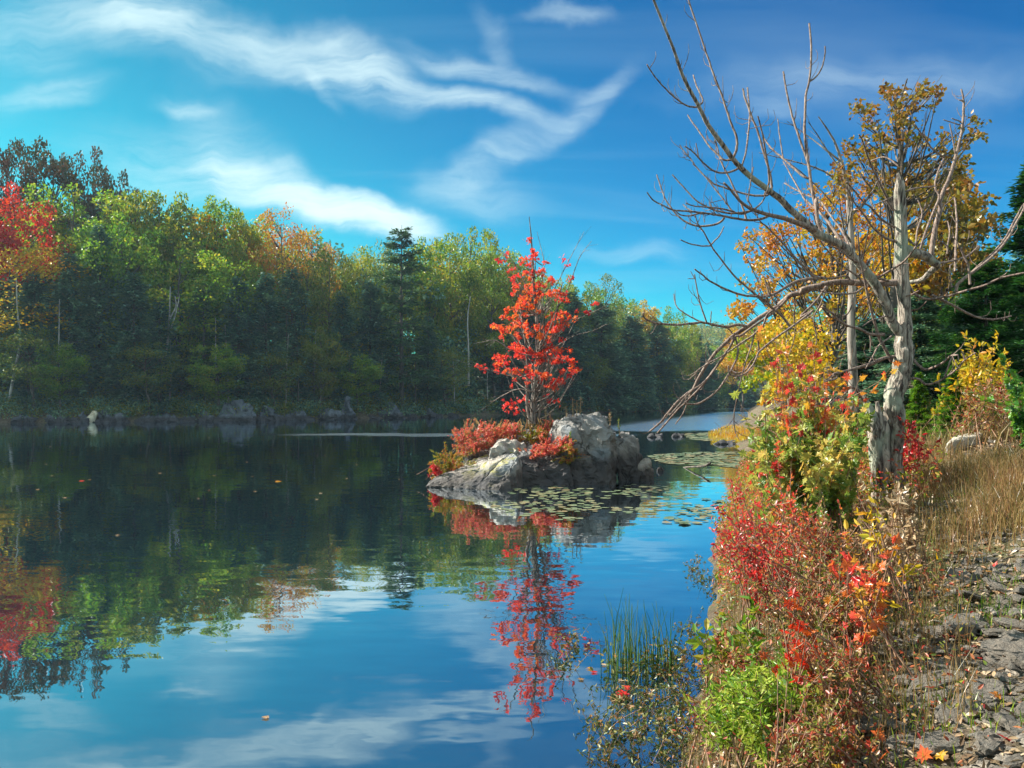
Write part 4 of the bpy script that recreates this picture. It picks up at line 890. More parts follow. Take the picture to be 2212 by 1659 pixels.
def specks():
    rs = np.random.default_rng(31); mbs = [MB() for _ in range(3)]
    for m in mbs: leaves(m, np.zeros((1, 3)), 1.0, MAPLE, 50, jit=.1, rnd=np.array([rs.random()]))
    ms = [m.mesh('floating_leaf') for m in mbs]
    big = [(1350, 1495, .10, 'mapleorange'), (1318, 1512, .13, 'tan'), (1352, 1483, .06, 'mapleorange'), (1360, 1455, .05, 'tan'), (1280, 1445, .05, 'mapleorange'), (1300, 1438, .05, 'tan'), (1362, 1525, .06, 'tan'), (1358, 1585, .08, 'tan'), (1345, 1470, .05, 'tan'),
           (1285, 1455, .05, 'mapleorange'), (1250, 1470, .05, 'tan'), (1400, 1500, .05, 'tan'), (1260, 1380, .04, 'mapleorange')]
    far = [(rs.uniform(60, 1000), rs.uniform(940, 1080), rs.uniform(.04, .09), 'tan') for _ in range(28)]
    far += [(250, 1157, .06, 'tan'), (570, 1554, .05, 'tan'), (595, 1040, .14, 'mapleorange'), (172, 1039, .12, 'mapleorange')]
    for i, (vx, vy, s, lm) in enumerate(big + far):
        Y = CAMZ * F / (vy / 2.16 - HY); x = (vx / 2.16 - 512) / F * Y
        o = link('floating_leaf', ms[i % 3], LM[lm], None, (x, Y, .008)); o.scale = (s, s, s * .6); o.rotation_euler[2] = rs.uniform(0, 6.28)
        if i < len(big): tag(o, 'fallen leaf floating on the blue water beside the green reeds', 'leaf', 'fallen leaves floating around the reeds')
        else: tag(o, 'tiny fallen leaf floating as pale speck on dark open water left of island', 'leaf', 'specks of leaves on the open water')
specks()

# ------------------------------------------------------------------ right bank: trees behind
def right_trees():
    def bz(vx, Y): return HY * 2.16 - (H1((vx / 2.16 - 512) / F * Y, Y) - CAMZ) / Y * F * 2.16
    Y = 22
    poly_tree('oak_tree', 'tall brown leaved oak whose ragged top stands behind the bare snag', [(1915, bz(1915, Y)), (1925, 700), (1940, 560), (1945, 420), (1945, 320), (1940, 240), (1960, 170)], Y,
              [(1835, 215), (1880, 225), (1905, 175), (1930, 190), (1955, 170), (1995, 158), (2000, 190), (2050, 200), (1990, 250), (1975, 290), (2010, 300), (2035, 290), (2060, 300), (2085, 260), (2120, 235), (2135, 290), (2095, 330), (2080, 360), (2060, 400), (2010, 430), (1960, 440), (1900, 420), (1870, 350), (1830, 350), (1825, 310), (1880, 290), (1850, 260)],
              170, .19, 20, .13, LM['brownoak'], BARK_FAR, depth=3, tr=.16, seed=12, holes=((1960, 350, 14), (1900, 240, 8), (2040, 240, 16)))
    Y = 25
    poly_tree('oak_tree', 'wide orange gold oak with open crown left of the snag trunk', [(1790, bz(1790, Y)), (1800, 780), (1805, 700), (1800, 600), (1790, 500), (1780, 420)], Y,
              [(1730, 420), (1790, 375), (1850, 370), (1900, 420), (1930, 470), (1930, 560), (1925, 660), (1840, 700), (1720, 700), (1640, 690), (1580, 700), (1575, 650), (1620, 640), (1590, 600), (1620, 570), (1590, 520), (1620, 490), (1680, 490), (1700, 450)],
              270, .25, 30, .12, LM['orange'], BARK_FAR, depth=4, tr=.17, seed=13, holes=((1700, 545, 14), (1830, 500, 12), (1760, 620, 14), (1850, 610, 12)))
    Y = 30
    poly_tree('oak_tree', 'olive and orange oak crown right of the snag trunk', [(2040, bz(2040, Y)), (2045, 760), (2040, 650), (2030, 500), (2030, 420)], Y,
              [(1960, 420), (2020, 380), (2080, 385), (2130, 440), (2150, 500), (2140, 580), (2060, 640), (1980, 650), (1950, 560)],
              95, .62, 60, .24, LM['brownoak'], BARK_FAR, depth=4, tr=.2, seed=14, holes=((2110, 520, 22), (2070, 590, 14)))
    poly_tree('oak_tree', 'green and gold oak behind the middle of the snag', [(1900, bz(1900, Y)), (1905, 700), (1900, 560)], Y,
              [(1830, 500), (1900, 480), (1970, 520), (2000, 600), (1960, 690), (1860, 700), (1820, 600)], 60, .6, 60, .24, LM['gold'], BARK_FAR, depth=4, tr=.18, seed=15)
    Y = 16
    poly_tree('birch_sapling', 'yellow leaved bushy tree at the water edge below the orange oak', [(1690, bz(1690, Y)), (1690, 820), (1700, 740), (1705, 690)], Y,
              [(1640, 720), (1700, 680), (1760, 690), (1800, 740), (1800, 830), (1760, 880), (1690, 900), (1650, 880), (1680, 800), (1640, 790)], 60, .22, 60, .085, LM['gold'], BARK_GREY, depth=1.6, tr=.05, seed=16)
    poly_tree('maple_sapling', 'lime green maple boughs reaching over the channel', [(1700, bz(1700, 18)), (1695, 830), (1680, 760), (1640, 740)], 18,
              [(1580, 735), (1640, 720), (1690, 760), (1680, 800), (1640, 830), (1610, 845), (1600, 820), (1640, 790), (1585, 790)], 30, .2, 55, .10, LM['yellowgreen'], BARK_GREY, depth=1.4, tr=.04, seed=17)
    poly_tree('small_oak', 'rust orange bush beside the far channel on the right bank', [(1760, bz(1760, 34)), (1755, 800), (1750, 720)], 34, [(1660, 740), (1740, 700), (1840, 720), (1860, 800), (1800, 850), (1690, 850)], 60, .5, 55, .2, LM['gold'], BARK_FAR, depth=3, tr=.1, seed=18)
    # slender straight tree
    Y = 13
    poly_tree('slender_tree', 'straight slender grey tree standing just left of the snag', [(1846, bz(1846, Y)), (1843, 800), (1838, 700), (1842, 600), (1838, 500), (1832, 420), (1818, 350), (1800, 300), (1768, 252)], Y,
              [(1800, 320), (1830, 310), (1850, 350), (1850, 420), (1810, 420), (1780, 380)], 12, .16, 14, .09, LM['brownoak'], BARK_GREY, depth=.8, tr=.085, seed=19,
              bare=([(1818, 350), (1780, 320), (1740, 290), (1700, 262)], [(1832, 410), (1780, 370), (1720, 350), (1640, 330)], [(1826, 380), (1790, 330), (1765, 290), (1745, 262)], [(1838, 500), (1790, 430), (1740, 380), (1690, 340)], [(1840, 560), (1800, 500), (1750, 460)], [(1836, 470), (1880, 420), (1900, 380)]))
    # conifers at the right
    def con(vx, top, Y, w, idx, lm, lab, name='cedar_tree'):
        x = (vx / 2.16 - 512) / F * Y; z = H1(x, Y) - .1; H = CAMZ + (HY - top / 2.16) / F * Y - z
        place(name, x, Y, z, H, (w / 2.16 / F * Y) / (2 * [3.6, 4.4, 3.2][idx]) * 1.15, CPN, idx, LM[lm], BARK_FAR, lab, 'tree')
    con(2240, 335, 17, 330, 0, 'cedar', 'tall dark green cedar cut by the right edge')
    con(2130, 560, 15, 260, 1, 'cedar', 'dark green cedar in front of the tall one with drooping boughs')
    con(1985, 640, 19, 260, 1, 'hemlock', 'shaded dark evergreen right behind the snag trunk')
    con(1880, 690, 22, 240, 2, 'hemlock', 'dim evergreen behind the slender grey tree')
    con(2060, 790, 11.5, 90, 2, 'juniper', 'small bright green juniper on the slope right of the snag', 'juniper_bush')
    con(1985, 805, 12.5, 90, 0, 'juniper', 'low feathery green juniper just right of the snag trunk', 'juniper_bush')
    con(2090, 640, 20, 240, 0, 'hemlock', 'blackish evergreen filling the gap between the cedars')
    # trees farther along the right bank (Y 45 - 200)
    R = [(1600, 700, 150, 'gold', 'orange gold tree far along the right bank'), (1650, 700, 105, 'orange', 'orange tree beyond the grassy spit on the right bank'), (1720, 640, 75, 'yg', 'yellow green tree behind the orange oak'),
         (1800, 640, 60, 'green', 'green tree behind the slender grey tree'), (1690, 680, 62, 'gold', 'golden tree between the spit and the orange oak'), (1880, 600, 50, 'olive', 'olive tree behind the snag'), (1990, 560, 48, 'gold', 'gold tree behind the right oak'),
         (2100, 520, 45, 'green', 'green tree behind the cedars'), (2220, 480, 42, 'hem', 'dark tree behind the tall cedar at the right edge')]
    for i, (vx, top, Y, k, lab) in enumerate(R):
        x = (vx / 2.16 - 512) / F * Y; z = H1(x, Y) - .2; H = CAMZ + (HY - top / 2.16) / F * Y - z
        if z < .1: z = .1
        protos, idx, lm, Rr = KIND[k]
        place('broadleaf_tree' if k != 'hem' else 'hemlock_tree', x, Y, z, H, min(.8, H / 20 * 1.2), protos, idx[0], LM[lm], BARK_FAR, lab, 'tree')
CPN = [conifer_proto('cedar_a', 15, ls=.30, dens=2.2, whorls=34), conifer_proto('cedar_b', 16, R=4.4, whorls=30, droop=.12, shape=.55, ls=.30, dens=2.2), conifer_proto('cedar_c', 18, R=3.2, whorls=34, base=.01, droop=.0, ls=.34, dens=2)]
right_trees()

# ------------------------------------------------------------------ the bare snag
def snag():
    YS = 8.5
    r1 = lambda P: [((2500 + a / 2.765) / 1.8517, (200 + b / 2.765) / 1.8517) for a, b in P]
    r2 = lambda P: [((3200 + a / 2.3705) / 1.8517, (200 + b / 2.3705) / 1.8517) for a, b in P]
    r3 = lambda P: [((2500 + a / 2.765) / 1.8517, (800 + b / 2.765) / 1.8517) for a, b in P]
    r4 = lambda P: [((3200 + a / 2.3705) / 1.8517, (800 + b / 2.3705) / 1.8517) for a, b in P]
    r5 = lambda P: [((2500 + a / 2.765) / 1.8517, (1300 + b / 2.765) / 1.8517) for a, b in P]
    r6 = lambda P: [((3300 + a / 2.0741) / 1.8517, (1300 + b / 2.0741) / 1.8517) for a, b in P]
    base = V(1925, 1110, YS); base[2] = H1(base[0], base[1])
    e = empty('dead_tree', tuple(base), 'big bare grey snag with broken top and arching leafless branches on the near right bank', 'tree')
    m = YS / F / 2.16016                 # metres per view px
    T = r6([(600, 1420), (590, 1300), (580, 1190), (590, 1000), (592, 880), (590, 800), (572, 700), (565, 600), (600, 500), (632, 400), (650, 300), (655, 200), (652, 120)]) + r4([(1000, 1185), (990, 1000), (972, 800), (962, 600), (960, 400), (958, 200), (950, 0)]) + r2([(948, 1300), (940, 1220), (932, 1170)])
    Wd = [190, 175, 150, 135, 150, 175, 190, 175, 165, 175, 180, 178, 160]; Wd = [.82 * w / 2.0741 / 1.8517 for w in Wd] + [.78 * w / 2.3705 / 1.8517 for w in (155, 135, 150, 150, 140, 130, 122, 105, 75, 30)]
    P = resample([V(a, b, YS) for a, b in T], 110); R = np.interp(np.linspace(0, 1, 110), np.linspace(0, 1, len(Wd)), np.array(Wd) / 2 * m)
    mb = MB(); tube(mb, P, R, 84, rough=.20, seed=4); mb.build('trunk', BARK_SNAG, e, tuple(base))
    # second, paler stem fused at the left
    T2 = r6([(440, 1500), (445, 1380), (430, 1250), (425, 1100), (410, 950), (400, 850), (385, 760), (350, 660), (310, 560)])
    P2 = resample([V(a, b, YS - .05) for a, b in T2], 50); mb = MB(); tube(mb, P2, np.interp(np.linspace(0, 1, 50), np.linspace(0, 1, 9), np.array([60, 52, 46, 50, 52, 54, 50, 30, 8]) / 2.0741 / 1.8517 * m), 40, rough=.24, seed=9); mb.build('trunk', BARK_SNAG, e, tuple(base))
    T3 = r6([(500, 1330), (490, 1150), (480, 1000), (490, 850), (450, 740), (430, 640)])
    mb = MB(); tube(mb, resample([V(a, b, YS - .02) for a, b in T3], 40), np.interp(np.linspace(0, 1, 40), [0, .5, 1], np.array([55, 50, 14]) / 2.0741 / 1.8517 * m), 18, rough=.22, seed=14); mb.build('trunk', BARK_SNAG, e, tuple(base))
    known = [(a, b, YS) for a, b in T] + [(a, b, YS) for a, b in T2]
    rs = np.random.default_rng(77)
    # (points from the attachment outward, start width, end width in view px, depth drift in metres)
    B = []
    B.append((r4([(985, 1290), (870, 1150), (820, 1000), (760, 880), (690, 760), (600, 650), (500, 530), (400, 430), (200, 340), (50, 230)]) + r3([(2080, 320), (1950, 210), (1800, 80)]) + r1([(1730, 1659), (1600, 1560), (1400, 1410), (1270, 1290), (1190, 1200), (1050, 1010), (920, 830), (815, 625), (700, 410), (620, 240), (540, 0)]) + [(1412, 0), (1400, -40)], 22, 4, -1.4))
    B.append((r1([(1190, 1200), (1225, 1130), (1240, 1040), (1230, 950), (1190, 850), (1120, 650), (1060, 470), (980, 270), (890, 0)]) + [(1486, -5), (1475, -50)], 6, 3.5, .4))
    B.append((r1([(815, 625), (750, 632), (650, 600), (500, 480), (350, 320), (240, 160)]), 4, 2.6, -.3))
    B.append((r1([(815, 622), (860, 570), (840, 500), (790, 390), (755, 275)]), 4, 3, .3))
    B.append((r1([(1195, 1215), (1100, 1215), (1040, 1170), (930, 1060), (820, 900), (690, 720)]), 5, 3, .4))
    B.append((r1([(1275, 1300), (1200, 1335), (1110, 1357), (1000, 1345), (880, 1260), (810, 1185), (740, 1115), (660, 1065)]), 5, 2.6, -.4))
    B.append((r1([(815, 1185), (800, 1110), (785, 1030)]), 3, 2, 0))
    B.append((r1([(1290, 1290), (1340, 1120), (1365, 900), (1378, 700), (1355, 415)]), 4, 3.5, .5))
    B.append((r1([(1580, 1590), (1620, 1530), (1610, 1400), (1580, 1280), (1520, 1080), (1470, 910), (1390, 700), (1330, 540), (1305, 430)]), 6, 4, .3))
    B.append((r1([(1540, 1610), (1590, 1480), (1590, 1350), (1550, 1100), (1520, 930), (1470, 730)]), 5, 3, -.3))
    B.append((r1([(1600, 1565), (1560, 1610), (1400, 1605), (1250, 1570), (1100, 1520), (980, 1480), (900, 1410), (800, 1310), (740, 1220), (660, 1130), (605, 1050)]), 5, 2.6, .5))
    B.append((r3([(2100, 330), (1900, 250), (1750, 200), (1590, 165), (1400, 100), (1270, 10)]) + r1([(1180, 1560), (1100, 1470)]), 11, 3, -.9))
    B.append((r3([(1590, 170), (1540, 200), (1440, 220), (1330, 220), (1200, 200), (1050, 170), (950, 155), (800, 135), (650, 120), (530, 108), (420, 60), (310, 0)]) + [(1398, 416)], 6, 2.6, -.5))
    B.append((r3([(1100, 195), (1060, 240), (1000, 270), (870, 290), (760, 280), (650, 230), (560, 150), (500, 70), (450, 0)]) + r1([(390, 1500), (350, 1380)]), 5, 2.8, .4))
    B.append((r3([(1420, 115), (1330, 135), (1190, 150), (1080, 135), (950, 95), (860, 50), (780, 0)]) + r1([(650, 1520), (525, 1380)]), 5, 2.8, .3))
    B.append((r3([(1210, 130), (1050, 95), (900, 80), (780, 70), (670, 35)]), 4, 2.2, -.2))
    B.append((r3([(900, 152), (830, 145), (760, 130), (700, 100), (640, 50)]), 3.5, 2.2, .2))
    B.append((r3([(830, 145), (720, 175), (620, 165), (560, 120)]), 3.5, 2.2, -.2))
    B.append((r3([(1410, 112), (1300, 155), (1200, 130), (1130, 50), (1090, 0)]) + r1([(870, 1380), (750, 1260)]), 4, 2.6, .3))
    B.append((r3([(1340, 215), (1310, 100), (1270, 10)]) + r1([(1180, 1470), (1110, 1330), (1050, 1200), (1020, 1070), (1000, 1000)]), 5, 2.6, .3))
    B.append((r3([(1430, 100), (1480, 60), (1530, 0)]) + r1([(1590, 1500)]), 4, 2.4, 0))
    B.append((r3([(1420, 115), (1370, 20)]) + r1([(1360, 1650), (1400, 1400), (1420, 1290)]), 3.5, 2.2, 0))
    # uprights over the limb
    B.append((r4([(200, 340), (205, 290), (170, 200), (150, 0)]) + r3([(2130, 100)]) + r1([(2090, 1659), (2050, 1420), (2020, 1200), (1990, 950), (1990, 750), (2000, 500), (2040, 330), (2060, 0)]) + [(1748, 50)], 9, 4, .8))
    B.append((r1([(2030, 1250), (1930, 980), (1860, 760), (1800, 520), (1750, 240)]), 6, 4, .3))
    B.append((r1([(2040, 350), (2120, 290), (2180, 180), (2212, 50)]) + [(1782, 100)], 4, 3, 0))
    B.append((r1([(2050, 1420), (1960, 1390), (1750, 1200), (1640, 1110), (1560, 1010), (1520, 930)]), 6, 3, .6))
    B.append((r1([(1750, 1210), (1740, 1140), (1710, 950), (1690, 760)]), 4, 2.4, .2))
    B.append((r4([(440, 480), (330, 300), (200, 130), (60, 10)]) + r1([(1990, 1659), (1900, 1500), (1750, 1230)]), 8, 3, 1.0))
    B.append((r4([(500, 530), (420, 330), (300, 160), (180, 0)]) + r1([(1990, 1600), (1760, 1470)]), 6, 3, 1.2))
    B.append((r3([(2200, 870), (2080, 840), (1980, 740), (1840, 590), (1700, 430), (1560, 290), (1490, 230)]) + r3([(1420, 110)]), 6, 2.4, -.5))
    # thin arching branch on the sky at the left
    B.append((r3([(1840, 1420), (1740, 1290), (1640, 1210), (1500, 1090), (1330, 950), (1200, 830), (1080, 680), (950, 500), (880, 370), (810, 270), (780, 170)]), 6, 2.4, -.3))
    B.append((r3([(945, 505), (860, 510), (740, 490), (615, 440)]), 3.5, 2.4, -.2)); B.append((r3([(950, 495), (1040, 400), (1095, 295)]), 3.5, 2.4, .2))
    # horizontal limb and drooping stems
    B.append((r4([(1000, 770), (880, 785), (700, 795), (520, 785), (330, 780), (150, 820), (0, 860)]) + r3([(2040, 990), (1880, 1040), (1830, 1050), (1740, 1130), (1640, 1210), (1500, 1290), (1350, 1400), (1200, 1500)]) + r5([(1090, 220), (1000, 310), (910, 430), (830, 560), (770, 680), (740, 720), (600, 830), (470, 980), (390, 1080), (275, 1175)]), 15, 4, .6))
    B.append((r3([(1830, 1050), (1700, 1190), (1550, 1310), (1400, 1410), (1280, 1500)]) + r5([(1220, 130), (1160, 240), (1050, 400), (950, 550), (850, 650), (720, 740), (600, 880), (490, 1000)]), 7, 3, -.3))
    B.append((r5([(1220, 135), (1100, 340), (980, 500), (860, 660), (700, 830), (600, 920), (500, 1030), (360, 1195)]), 6, 4, .4))
    B.append((r3([(1640, 1220), (1580, 1260), (1550, 1330)]) + r5([(1520, 10), (1420, 110), (1300, 190), (1200, 260), (1080, 340), (920, 425), (800, 505), (790, 560)]), 6, 2.6, .3))
    B.append((r4([(250, 820), (150, 960), (0, 1110)]) + r3([(2080, 1220)]) + r5([(1860, 10), (1700, 120), (1560, 230), (1475, 310), (1430, 420), (1350, 520), (1270, 560), (1160, 550), (1145, 450)]), 6, 3, -.5))
    B.append((r5([(1220, 130), (1250, 260), (1230, 380), (1170, 500), (1130, 570), (1050, 690), (980, 760), (870, 840), (780, 875), (690, 870), (660, 850)]), 5, 4, -.4))
    B.append((r5([(740, 720), (690, 860), (640, 980), (560, 1095)]), 4, 2.6, .2))
    B.append((r5([(1430, 50), (1470, 150), (1475, 300), (1400, 400), (1330, 500), (1230, 530), (1170, 480)]), 5, 3, .3))
    B.append((r5([(1430, 110), (1380, 290), (1330, 420), (1290, 570), (1250, 750), (1210, 950), (1205, 1080), (1220, 1200)]), 4, 2.2, .3))
    B.append((r3([(2200, 860), (2080, 870), (1900, 900), (1750, 980), (1600, 1060), (1430, 1065), (1280, 1045), (1100, 980), (930, 890), (860, 830), (770, 765)]), 8, 3, -.6))
    B.append((r3([(1350, 1400), (1240, 1380), (1120, 1405), (960, 1375), (850, 1355), (730, 1365), (600, 1378), (400, 1370), (290, 1345), (215, 1305), (205, 1245)]), 7, 4, -.6))
    B.append((r3([(900, 1360), (800, 1330), (690, 1270), (590, 1200), (550, 1120), (540, 1040)]), 4, 2.4, .2))
    B.append((r3([(905, 1355), (840, 1180), (790, 960), (768, 820)]), 4, 2.6, 0)); B.append((r3([(770, 870), (725, 785)]), 2.4, 1.6, 0)); B.append((r3([(770, 870), (695, 870)]), 2.2, 1.4, 0))
    B.append((r3([(945, 1355), (955, 1230)]), 3, 2.2, 0)); B.append((r3([(1200, 1500), (1160, 1440), (1100, 1395)]), 4, 3, 0))
    # around the trunk
    B.append((r4([(870, 1530), (750, 1300), (700, 1130), (650, 940), (610, 740), (570, 560), (550, 300)]), 8, 3.5, -.5))
    B.append((r4([(800, 1280), (740, 1275), (660, 1270), (560, 1220), (460, 1195), (380, 1150), (300, 1070), (210, 1010)]), 7, 4, -.6))
    B.append((r4([(890, 1490), (790, 1500), (640, 1560), (480, 1610), (320, 1650)]) + r6([(100, 440), (0, 470)]), 8, 4, -.5))
    B.append((r6([(540, 260), (460, 290), (380, 330), (220, 370), (100, 400), (0, 460)]), 7, 4, -.3))
    B.append((r6([(340, 670), (240, 520), (150, 560), (0, 690)]), 6, 3, -.5)); B.append((r6([(350, 760), (250, 780), (100, 860), (0, 950)]), 6, 3, -.6)); B.append((r6([(340, 570), (220, 520), (130, 600), (0, 610)]), 5, 3, -.3))
    B.append((r4([(1080, 1520), (1150, 1590), (1220, 1605), (1350, 1545), (1430, 1480), (1500, 1470)]), 7, 3.5, -.6))
    B.append((r6([(700, 440), (780, 450), (830, 490), (900, 485), (990, 440), (1080, 380), (1160, 290), (1250, 230)]), 6, 3, -.5)); B.append((r6([(1160, 290), (1150, 250), (1130, 220)]), 4, 3, 0))
    B.append((r6([(990, 440), (1020, 350), (1060, 260), (1100, 250), (1110, 310)]), 4, 3, 0))
    B.append((r4([(1020, 790), (1080, 880), (1150, 925), (1230, 940), (1400, 910), (1600, 850), (1750, 810), (1900, 740), (2124, 690)]), 7, 4, -.7))
    B.append((r4([(980, 470), (1080, 500), (1180, 530), (1270, 590), (1300, 620), (1230, 690), (1150, 760), (1040, 780)]), 24, 9, .5))
    B.append((r4([(1290, 600), (1400, 590), (1500, 560), (1600, 520), (1700, 430)]), 6, 3, .4))
    B.append((r4([(1240, 900), (1350, 950), (1470, 1010), (1600, 1080), (1720, 1120), (1850, 1130), (2000, 1100)]), 7, 3.5, .5))
    B.append((r4([(1480, 870), (1500, 790), (1600, 710), (1750, 600), (1880, 480), (1980, 350), (2060, 200), (2124, 80)]) + [(2212, 440)], 8, 4, .3))
    B.append((r4([(1600, 715), (1720, 600), (1850, 480), (1960, 340), (2040, 180), (2110, 50)]), 6, 4, .8))
    B.append((r4([(1240, 560), (1280, 280), (1330, 90)]) + r2([(1330, 1420), (1420, 1200), (1480, 1000), (1530, 800), (1550, 600), (1550, 480), (1530, 370)]), 12, 3.5, .4))
    B.append((r4([(1120, 520), (1200, 280), (1280, 80)]) + r2([(1320, 1390), (1280, 1300), (1310, 1150), (1370, 1020)]), 7, 4, .5))
    B.append((r2([(1370, 1020), (1250, 930), (1170, 820), (1085, 700)]), 5, 3, -.2)); B.append((r2([(1475, 1000), (1450, 850), (1420, 700)]), 4, 3, 0)); B.append((r2([(1550, 700), (1500, 670), (1440, 650)]), 4, 2.6, 0)); B.append((r2([(1550, 720), (1450, 690), (1360, 660)]), 3.5, 2.4, 0))
    B.append((r2([(1550, 490), (1530, 475), (1505, 475)]), 3.5, 2.4, 0))
    B.append((r4([(900, 260), (830, 220), (760, 170), (660, 60)]) + r2([(610, 1450), (520, 1340), (440, 1250)]), 6, 3, -.4))
    B.append((r4([(950, 400), (830, 370), (700, 270), (600, 130), (500, 0)]) + r2([(440, 1280)]), 7, 3, -.3))
    B.append((r4([(890, 100), (830, 10)]) + r2([(820, 1390), (740, 1230), (660, 1060), (600, 880), (560, 800)]), 7, 3, -.5))
    B.append((r2([(930, 1100), (860, 1040), (780, 1015), (670, 1050)]), 4, 3, .3)); B.append((r2([(1000, 1340), (1100, 1310), (1200, 1300), (1280, 1290)]), 5, 3, .3)); B.append((r2([(880, 1390), (800, 1430), (700, 1470)]), 4, 2.6, 0))
    B.append((r4([(700, 755), (820, 690), (920, 630), (1020, 550), (1100, 440)]), 6, 4, -.4))
    B.append((r4([(1030, 370), (1090, 430), (1130, 380), (1140, 340)]), 6, 3, -.2)); B.append((r4([(1100, 520), (1110, 300), (1160, 130), (1120, 0)]), 5, 3, .3)); B.append((r4([(1470, 680), (1480, 400), (1490, 200), (1470, 0)]) + r2([(1450, 1400)]), 6, 4, .6))
    B.append((r4([(1610, 800), (1600, 640), (1540, 500), (1480, 380)]), 6, 3, 0)); B.append((r4([(1400, 510), (1390, 430), (1300, 380)]), 6, 3, 0)); B.append((r4([(1400, 440), (1420, 300), (1400, 200)]), 4, 3, .2))
    B.append((r4([(940, 930), (1040, 900), (1130, 860)]), 4, 2, -.2)); B.append((r4([(1050, 1050), (1130, 1030), (1200, 960)]), 4, 2, -.2)); B.append((r4([(1440, 830), (1420, 640), (1460, 600)]), 4, 2.4, .2))
    B.append((r4([(870, 780), (700, 720), (620, 620), (480, 560), (380, 470), (250, 430)]), 6, 3, -.5)); B.append((r4([(600, 790), (540, 720), (440, 650), (330, 560), (200, 400)]), 5, 2.6, -.5))
    B.append((r4([(480, 775), (440, 720), (300, 740), (150, 720), (0, 600)]), 5, 3, -.4)); B.append((r4([(600, 830), (520, 880), (400, 890), (250, 880), (200, 860)]), 5, 3, -.3)); B.append((r4([(880, 1080), (760, 1120), (680, 1140), (590, 1200)]), 4, 2.4, -.4))
    B.append((r4([(870, 1290), (750, 1380), (680, 1500), (620, 1600)]), 5, 2.6, -.3)); B.append((r4([(660, 1270), (670, 1340), (665, 1440)]), 4, 2.4, 0)); B.append((r4([(400, 1100), (450, 1080), (490, 1000), (510, 900)]), 4, 2.4, 0))
    B.append((r4([(260, 820), (200, 980), (130, 1120), (160, 1280), (150, 1400)]), 4, 2.4, .2)); B.append((r3([(1870, 1060), (1880, 1180), (1870, 1330)]) + r5([(1880, 100), (1820, 330)]), 4, 2.2, .3))
    B.append((r3([(1470, 1060), (1560, 1120), (1640, 1200)]), 5, 3, .2)); B.append((r3([(1600, 1060), (1560, 930), (1540, 860)]), 4, 2.4, 0)); B.append((r3([(1680, 1160), (1620, 1080), (1600, 980), (1560, 900)]), 4, 2.4, 0))
    for (pl, w0, w1, drift) in B:
        a = np.array(pl, float); k = np.array([[q[0], q[1]] for q in known]); d = np.hypot(k[:, 0] - a[0, 0], k[:, 1] - a[0, 1]); i = int(d.argmin()); Ys = known[i][2]
        seg = np.concatenate([[0], np.cumsum(np.hypot(*(a[1:] - a[:-1]).T))]); t = seg / seg[-1]
        Yv = Ys + drift * t ** 1.2
        n = max(8, int(len(pl) * 3.2)); P = resample(np.array([V(x, y, yy) for (x, y), yy in zip(pl, Yv)]), n)
        P = P + np.array([rs.normal(0, .0012, 3) for _ in range(n)]); tt = np.linspace(0, 1, n)
        R = (w0 * (1 - tt) + w1 * tt) / 2 * m * (.92 if w0 < 9 else 1.0)
        bare = pl and w0 >= 15
        mb = MB(); tube(mb, P, R, 12 if w0 > 9 else 7, rough=.12 if w0 > 9 else 0)
        for (x, y), yy in zip(pl, Yv): known.append((x, y, yy))
        # short spurs
        if seg[-1] > 90:
            for _ in range(int(seg[-1] / 26)):
                q = rs.integers(int(n * .3), n - 1); dr = unit(P[q + 1] - P[q]) + rs.normal(0, .7, 3); L = rs.uniform(.03, .26)
                tube(mb, [P[q], P[q] + unit(dr) * L * .5, P[q] + unit(dr + np.array([0, 0, .3])) * L * .8, P[q] + unit(dr + np.array([0, 0, .9])) * L], [.0045, .0038, .003, .002], 3, cap=False)
        mb.build('branch', BARK_TWIG if w0 < 20 else BARK_SNAG, e, tuple(base))
snag()

